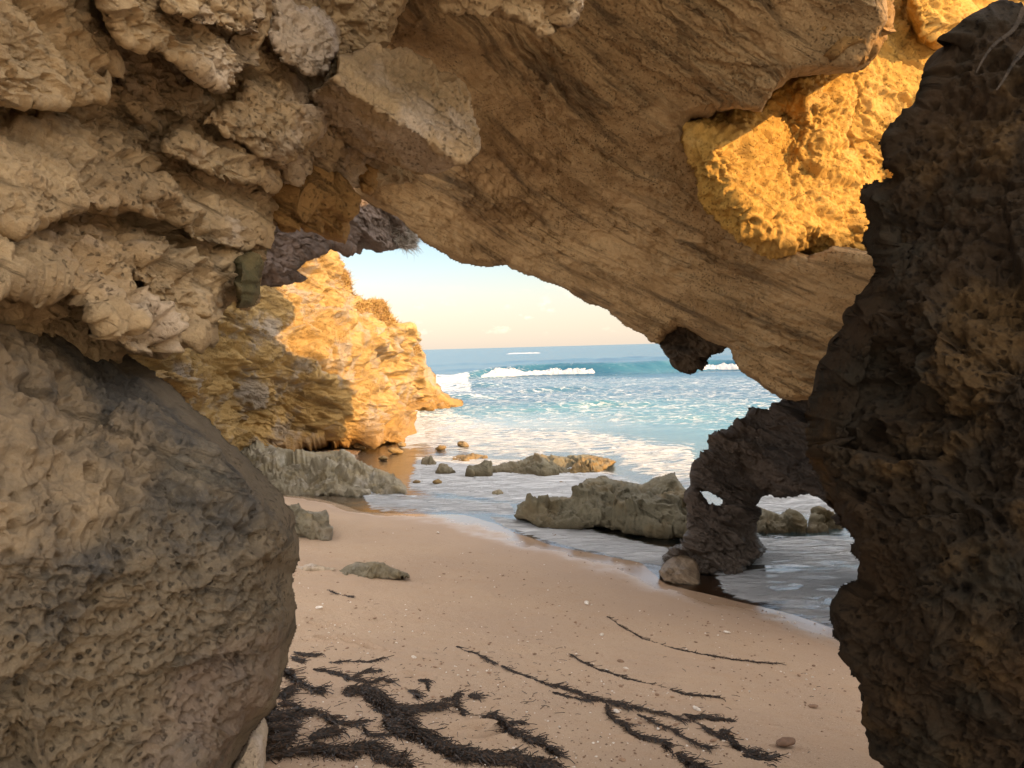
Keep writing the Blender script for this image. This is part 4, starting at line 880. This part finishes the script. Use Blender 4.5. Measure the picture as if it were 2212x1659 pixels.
# ------------------------------------------------------------------ pebbles, shells and grit
def pebble_mesh(name, seed, mat, sx, sy, sz):
    r = world_rock(name, (0, 0, 0), (sx, sy, sz), mat, None, res=22, disp=lambda P, N: .9 * sz * fbm(P / sx, 1.5, 4, .6, seed), sq=.95); return r
m, n = new_mat('pebble_stone'); oi = n.n('ShaderNodeObjectInfo'); geo = n.n('ShaderNodeNewGeometry'); nz = n.noise((geo, 'Position'), 60, 4, .6)
cc = n.mix((oi, 'Random'), (.20, .115, .07), (.40, .25, .15)); cc = n.mix(n.math('MULTIPLY', n.ramp(nz, .45, .65), .5), C(cc), (.10, .07, .05))
n.n('ShaderNodeOutputMaterial', {'Surface': n.n('ShaderNodeBsdfPrincipled', {'Base Color': C(cc), 'Roughness': .8})}); M['peb'] = m
m, n = new_mat('shell_white'); geo = n.n('ShaderNodeNewGeometry'); nz = n.noise((geo, 'Position'), 50, 4, .6)
n.n('ShaderNodeOutputMaterial', {'Surface': n.n('ShaderNodeBsdfPrincipled', {'Base Color': C(n.mix(n.ramp(nz, .4, .65), (.80, .73, .64), (.55, .45, .35))), 'Roughness': .6})}); M['shell'] = m
wproto = pebble_mesh('stone', 215, M['weedrock'], 1, .8, .4)
protos = [pebble_mesh('pebble', 200 + k, M['peb'], 1, .7, .26) for k in range(3)]; sproto = pebble_mesh('shell', 210, M['shell'], 1, .6, .32)
first = {}
def put(proto, px, py, size, label, cat, group, rng_):
    q = ghit(px, py)
    if id(proto) not in first: o = proto; first[id(proto)] = 1
    else: o = proto.copy(); SC.collection.objects.link(o)
    o.location = (q[0], q[1], q[2] + size * .12); o.scale = (size * rng_.uniform(.8, 1.2), size * rng_.uniform(.8, 1.2), size * rng_.uniform(.7, 1.1)); o.rotation_euler = (rng_.uniform(-.2, .2), rng_.uniform(-.2, .2), rng_.uniform(0, 6.28))
    return tag(o, label, cat, group)
rng = np.random.RandomState(21)
put(protos[0], 1700, 1615, .062, 'flat brown stone, largest on the orange sand beside the dark pillar', 'pebble', 'pebbles on the sand', rng)
put(protos[1], 1757, 1529, .033, 'round brown pebble on the bare orange sand above the flat brown stone', 'pebble', 'pebbles on the sand', rng)
put(protos[2], 1340, 1431, .030, 'dark brown pebble on the smooth sand right of the seaweed trail', 'pebble', 'pebbles on the sand', rng)
for px, py, s in [(894, 1423, .026), (1268, 1305, .034), (1300, 1373, .024), (1570, 1368, .026), (1505, 1535, .025), (1332, 1540, .022), (1310, 1450, .02), (690, 1315, .028), (860, 1060, .035), (946, 1152, .03), (1353, 1447, .02)]:
    put(sproto, px, py, s, 'small white shell fragment lying on the sand', 'shell', 'white shell bits on the sand', rng)
for _ in range(150):
    while True:
        px = rng.uniform(650, 1860); py = 1115 + 540 * rng.beta(1.3, 1.2); q = ghit(px, py)
        if q[2] > .05 and not (py > 1530 and px < 1200): break
    put(protos[rng.randint(3)], px, py, rng.choice([.006, .008, .011, .016]) * rng.uniform(.8, 1.2), 'small brown pebble scattered on the open sand', 'pebble', 'small pebbles scattered on the sand', rng)
for px, py, s in [(953, 975, .22), (868, 967, .18), (775, 971, .25), (853, 982, .2), (828, 996, .18), (742, 968, .2), (900, 1046, .1), (944, 1048, .12), (1000, 968, .2)]:
    put(wproto, px, py, s * .8, 'small dark stone standing in the film of water near the headland foot', 'pebble', 'stones in the shallow film of water', rng)

# ------------------------------------------------------------------ seaweed
m, n = new_mat('black_seaweed'); geo = n.n('ShaderNodeNewGeometry'); nz = n.noise((geo, 'Position'), 70, 3, .6)
n.n('ShaderNodeOutputMaterial', {'Surface': n.n('ShaderNodeBsdfPrincipled', {'Base Color': C(n.mix(n.ramp(nz, .42, .68), (.014, .010, .007), (.075, .040, .020))), 'Roughness': .5, 'Specular IOR Level': .35})}); M['weed'] = m
A = lambda pts: [(484 + x * .3125, 1313.5 + y * .3125) for x, y in pts]
B = lambda pts: [(1175 + x * .3516, 1313.5 + y * .3516) for x, y in pts]
def seaweed(label, paths, dens=1.0, seed=0, cat='seaweed'):
    """a tangle of thin flat strands heaped along traced lines on the sand"""
    rg = np.random.RandomState(seed); V = []; F = []; b = 0
    for pts, wid in paths:
        pts = np.array(pts, float); ws = np.broadcast_to(np.array(wid, float), len(pts)) * .21
        sg = np.linalg.norm(np.diff(pts, axis=0), axis=1); tot = sg.sum(); cum = np.concatenate([[0], np.cumsum(sg)])
        cnt = int(dens * (tot * np.mean(ws) * .95 + tot * 1.1) + 6)
        us = rg.rand(cnt) * tot; cx = np.interp(us, cum, pts[:, 0]); cy = np.interp(us, cum, pts[:, 1]); ww = np.interp(us, cum, ws)
        tx = np.interp(us + 3, cum, pts[:, 0]) - np.interp(us - 3, cum, pts[:, 0]); ty = np.interp(us + 3, cum, pts[:, 1]) - np.interp(us - 3, cum, pts[:, 1])
        jx = np.stack([cx / 17, cy / 10, 0 * cx], 1)
        clump = np.clip(.66 + 2.3 * fbm(jx, 1.0, 4, .62, seed + 2), .08, 2.1)
        flow = 2.6 * fbm(np.stack([cx / 26, cy / 18, 0 * cx], 1), 1.0, 3, .6, seed + 15)
        cy = cy + (2.0 + ww * .75) * fbm(jx, .8, 4, .6, seed + 6); cx = cx + (2.0 + ww * .8) * fbm(jx, .8, 4, .6, seed + 9)
        rr = np.clip(rg.normal(size=cnt), -1.7, 1.7) * .5 * clump
        for k in range(cnt):
            if ww[k] > 1.6 and rg.rand() > clump[k] * 1.5 - .1: continue
            q = ghit_fast(cx[k] + rg.normal() * ww[k] * .30, cy[k] + rr[k] * ww[k] * .62)
            L = (rg.uniform(.015, .05) if rg.rand() < .88 else rg.uniform(.06, .13)) * (1 if ww[k] > 8 else .8); ang = math.atan2(-ty[k] * 2.4, tx[k]) + (rg.normal() * .35 if ww[k] < 4 else flow[k] * (.4 if abs(rr[k]) > .6 * clump[k] else 1.) + rg.normal() * (.25 if abs(rr[k]) > .5 * clump[k] else .6))
            hgt = max(0, (.030 * min(1, ww[k] / 22)) * (1 - abs(rr[k])) * rg.rand()) + .003; wdt = rg.choice([.0005, .0008, .0012, .0022])
            px_ = np.array(q); kap = rg.normal() * 16; st_ = L / 5
            for s_ in range(6):
                c, sn = math.cos(ang), math.sin(ang); zz_ = hgt * (1 - .5 * abs(s_ - 2.5) / 2.5) + .002 * rg.rand()
                V += [(px_[0] + sn * wdt, px_[1] - c * wdt, px_[2] + zz_), (px_[0] - sn * wdt, px_[1] + c * wdt, px_[2] + zz_ + .003)]
                px_ = px_ + np.array([c, sn, 0]) * st_; ang += kap * st_ + rg.normal() * .25
            for s_ in range(5): F.append((b + 2 * s_, b + 2 * s_ + 1, b + 2 * s_ + 3, b + 2 * s_ + 2))
            b += 12
    V = np.array(V)
    o = mesh_obj('seaweed', V, F, M['weed'], origin=[V[:, 0].mean(), V[:, 1].mean(), V[:, 2].min()])
    return tag(o, label, cat, 'black seaweed washed up on the sand')
# sand surface met by a ray, tabulated once
_tx = np.arange(440, 2020, 12.); _ty = np.arange(1180, 1800, 12.); _TX, _TY = np.meshgrid(_tx, _ty)
_q = hit_z(_TX.ravel(), _TY.ravel(), .4)
_dr = ray(_TX.ravel(), _TY.ravel()); _zz = np.full(_TX.size, .4)
for _ in range(14):
    _q = EYE + _dr * ((_zz - EYE[2]) / _dr[:, 2])[:, None]; _zz = .4 * _zz + .6 * ground(_q[:, 0], _q[:, 1])
_ZT = _zz.reshape(_TX.shape)
def ghit_fast(px, py):
    i = min(max((px - 440) / 12, 0), len(_tx) - 2.001); j = min(max((py - 1180) / 12, 0), len(_ty) - 2.001); a, c = int(i), int(j); u, v = i - a, j - c
    z = (_ZT[c, a] * (1 - u) + _ZT[c, a + 1] * u) * (1 - v) + (_ZT[c + 1, a] * (1 - u) + _ZT[c + 1, a + 1] * u) * v
    return hit_z(px, py, z + .004)
seaweed('largest black seaweed heap, running diagonally down the middle of the sand', [(A([(830, 610), (900, 570), (1000, 590), (1100, 660), (1200, 720), (1250, 800), (1300, 860), (1380, 900), (1450, 950), (1550, 990), (1700, 1010), (1850, 1040), (2000, 1060), (2220, 1110)]), [50, 80, 110, 120, 110, 100, 105, 95, 90, 85, 80, 75, 80, 80]),
        (A([(1120, 760), (1160, 830), (1230, 870), (1330, 900)]), 60)], 1.5, 1)
seaweed('short seaweed arm reaching right from the largest heap', [(A([(1220, 690), (1320, 715), (1400, 700), (1500, 690)]), 55)], 1.2, 2)
seaweed('seaweed tail hooking down beside the big boulder', [(A([(420, 425), (480, 490), (540, 520), (600, 570), (690, 590)]), [40, 45, 50, 55, 40])], 1.3, 3)
seaweed('thin seaweed loop behind the largest heap', [(A([(600, 430), (700, 440), (800, 470), (880, 495)]), [24, 24, 20, 14]), (A([(880, 495), (940, 455), (1000, 440), (1080, 445)]), 18), (A([(900, 510), (1000, 515), (1100, 500), (1150, 510)]), 24)], 1.2, 4)
seaweed('dark seaweed band along the foot of the big boulder', [(A([(370, 590), (400, 610), (440, 575)]), 60), (A([(300, 690), (330, 740), (300, 800)]), 60), (A([(290, 770), (380, 770), (470, 755)]), 50), (A([(270, 850), (350, 850), (430, 860)]), 75), (A([(260, 930), (350, 930), (420, 910)]), 75), (A([(260, 1010), (300, 1020)]), 70)], 1.4, 5)
seaweed('wavy seaweed strand right of the boulder foot band', [(A([(370, 670), (470, 680), (560, 720), (660, 735), (720, 770), (780, 790), (850, 805), (950, 800)]), [30, 32, 36, 34, 30, 20, 14, 14])], 1.2, 6)
seaweed('small oval seaweed tuft on the sand between two longer heaps', [(A([(600, 905), (660, 885), (720, 870)]), 60), (A([(720, 860), (800, 855)]), 15)], 1.3, 7)
seaweed('broad seaweed heap at the bottom edge left of the largest heap', [(A([(270, 1050), (350, 1030), (480, 1005), (600, 1000)]), 35), (A([(610, 960), (700, 990), (800, 1000), (900, 1020), (950, 980), (1010, 970), (1060, 1010)]), [50, 60, 65, 70, 75, 80, 60]), (A([(1050, 1050), (1150, 1060), (1210, 1080)]), 65)], 1.4, 8)
seaweed('thin curl of seaweed left of the middle of the largest heap', [(A([(960, 820), (990, 870), (1050, 890), (1130, 880), (1150, 850)]), 12)], 1.0, 9)
seaweed('thin upright squiggle of seaweed below the largest heap', [(A([(1270, 960), (1250, 1020), (1240, 1060), (1290, 1100)]), 12)], 1.0, 9)
seaweed('small forked seaweed tuft right of the largest heap', [(A([(1590, 620), (1620, 600), (1600, 650)]), 34), (A([(1580, 650), (1620, 680), (1650, 730)]), [34, 28, 10]), (A([(1680, 625), (1750, 620)]), 30), (A([(1500, 640), (1570, 640)]), 12)], 1.2, 10)
seaweed('tiny seaweed scraps above the largest heap', [(A([(1250, 570), (1310, 590), (1350, 620)]), 22), (A([(1340, 500), (1400, 510), (1410, 570)]), [18, 14, 4])], 1.0, 11)
seaweed('seaweed arm at the bottom middle bending down to the right', [(A([(1790, 775), (1850, 750), (1920, 790), (1960, 850), (2030, 880), (2100, 910), (2220, 955), (2300, 1010)]), [25, 35, 45, 48, 48, 50, 44, 40]), (A([(1960, 790), (2050, 800)]), 22)], 1.3, 12)
seaweed('sparse seaweed scraps behind the boulder foot', [(A([(480, 310), (560, 330), (640, 330)]), 22), (A([(470, 340), (540, 375)]), 26)], .9, 13)
seaweed('faint broken line of seaweed scraps behind the thin seaweed loop', [(A([(720, 380), (850, 375), (1000, 380), (1090, 355)]), 10)], .9, 23)
seaweed('long thin seaweed trail crossing the middle sand toward the right', [(A([(1600, 270), (1740, 320), (1880, 390), (1990, 440), (2100, 480), (2200, 520)]), 8), (B([(0, 470), (100, 490), (200, 520), (300, 560), (400, 580), (480, 600), (520, 630)]), [14, 14, 16, 18, 18, 30, 24]), (B([(50, 520), (150, 550), (250, 570), (320, 570)]), 10), (B([(520, 600), (640, 635), (760, 660), (850, 690)]), 5)], 1.3, 14)
seaweed('looped seaweed strand ending in a dark tail at the bottom right', [(B([(380, 590), (390, 640), (430, 690), (500, 720), (520, 760), (600, 800), (680, 810), (740, 840), (780, 890), (850, 930), (900, 970), (980, 990)]), [8, 8, 8, 10, 14, 12, 20, 35, 38, 40, 42, 40])], 1.3, 15)
seaweed('hair thin seaweed line between the two right hand tails', [(B([(570, 655), (640, 690), (720, 730), (800, 760), (860, 800), (930, 840), (1010, 860)]), [10, 8, 8, 10, 8, 8, 6])], 1.2, 16)
seaweed('branching seaweed strand nearest the dark pillar', [(B([(850, 660), (950, 675), (1050, 690), (1130, 695)]), [14, 30, 28, 10]), (B([(930, 710), (980, 740), (1040, 780), (1090, 800)]), 18), (B([(1080, 750), (1120, 780), (1160, 830), (1220, 880), (1290, 900), (1340, 930), (1390, 970)]), [28, 34, 28, 26, 28, 30, 26]), (B([(1220, 905), (1330, 940), (1420, 915)]), 15)], 1.3, 17)
seaweed('faint seaweed line curving over the smooth sand', [(B([(150, 280), (230, 335), (330, 380), (450, 420), (600, 460), (750, 500), (850, 530), (950, 540), (1060, 550)]), [4, 4, 4, 3, 3, 3, 6, 8, 8])], 1.1, 18)
seaweed('faintest seaweed line highest on the smooth sand', [(B([(380, 50), (480, 120), (600, 190), (750, 240), (900, 275), (1100, 310), (1300, 335), (1430, 345)]), [2, 3, 3, 3, 4, 4, 4, 5])], .8, 19)
seaweed('short thin seaweed scrap left below the flat grey stone', [([(705, 1275), (735, 1285), (760, 1292)], 10)], 1.0, 24)
# loose bits strewn about
rg = np.random.RandomState(5); V = []; F = []
for k in range(650):
    if rg.rand() < .7: px, py = rg.uniform(600, 1250), rg.uniform(1400, 1659)
    else: px, py = rg.uniform(650, 1850), rg.uniform(1200, 1659)
    q = ghit_fast(px, py); a = rg.normal() * 1.1; L = rg.choice([.008, .012, .02, .045]) * rg.uniform(.6, 1.3); c, s = math.cos(a), math.sin(a); ww = .0012; b = len(V)
    for t in (-.5, 0, .5):
        z = .006 + .003 * (t == 0); dx = L * t; bb = rg.normal() * .004
        V += [(q[0] + c * dx + s * ww + bb, q[1] + s * dx - c * ww, q[2] + z), (q[0] + c * dx - s * ww + bb, q[1] + s * dx + c * ww, q[2] + z + .002)]
    F += [(b, b + 1, b + 3, b + 2), (b + 2, b + 3, b + 5, b + 4)]
for nm, mt, lab, cnt, sd in (('shell_grit', M['shell'], 'pale shell grit strewn over the sand', 1500, 61), ('dark_grit', M['peb'], 'dark stone grit strewn over the sand', 2600, 62)):
    rq = np.random.RandomState(sd); GV = []; GF = []
    for k in range(cnt):
        px, py = rq.uniform(600, 1900), 1130 + 529 * rq.beta(1.5, 1.0); q = ghit_fast(px, py)
        if perlin(np.array([[q[0] * 1.1, q[1] * 1.1, .3]]), 8)[0] < rq.uniform(-.6, .35): continue
        r_ = .0012 * rq.choice([1, 1.4, 2, 3.2]) * q[1] ** .5; th = rq.rand() * 6.28; b = len(GV)
        for a in range(4): GV.append((q[0] + r_ * rq.uniform(.6, 1.6) * math.cos(th + a * 1.57), q[1] + r_ * rq.uniform(.6, 1.6) * math.sin(th + a * 1.57), q[2] + r_ * .1))
        GV.append((q[0], q[1], q[2] + r_ * rq.uniform(.6, 1.0)))
        GF += [(b + a, b + (a + 1) % 4, b + 4) for a in range(4)]
    g_ = mesh_obj(nm, np.array(GV), None, mt, smooth=False, tri=GF); tag(g_, lab, 'grit', kind='stuff')
o = mesh_obj('seaweed_bits', np.array(V), F, M['weed']); tag(o, 'loose black seaweed bits strewn over the sand', 'seaweed', kind='stuff')
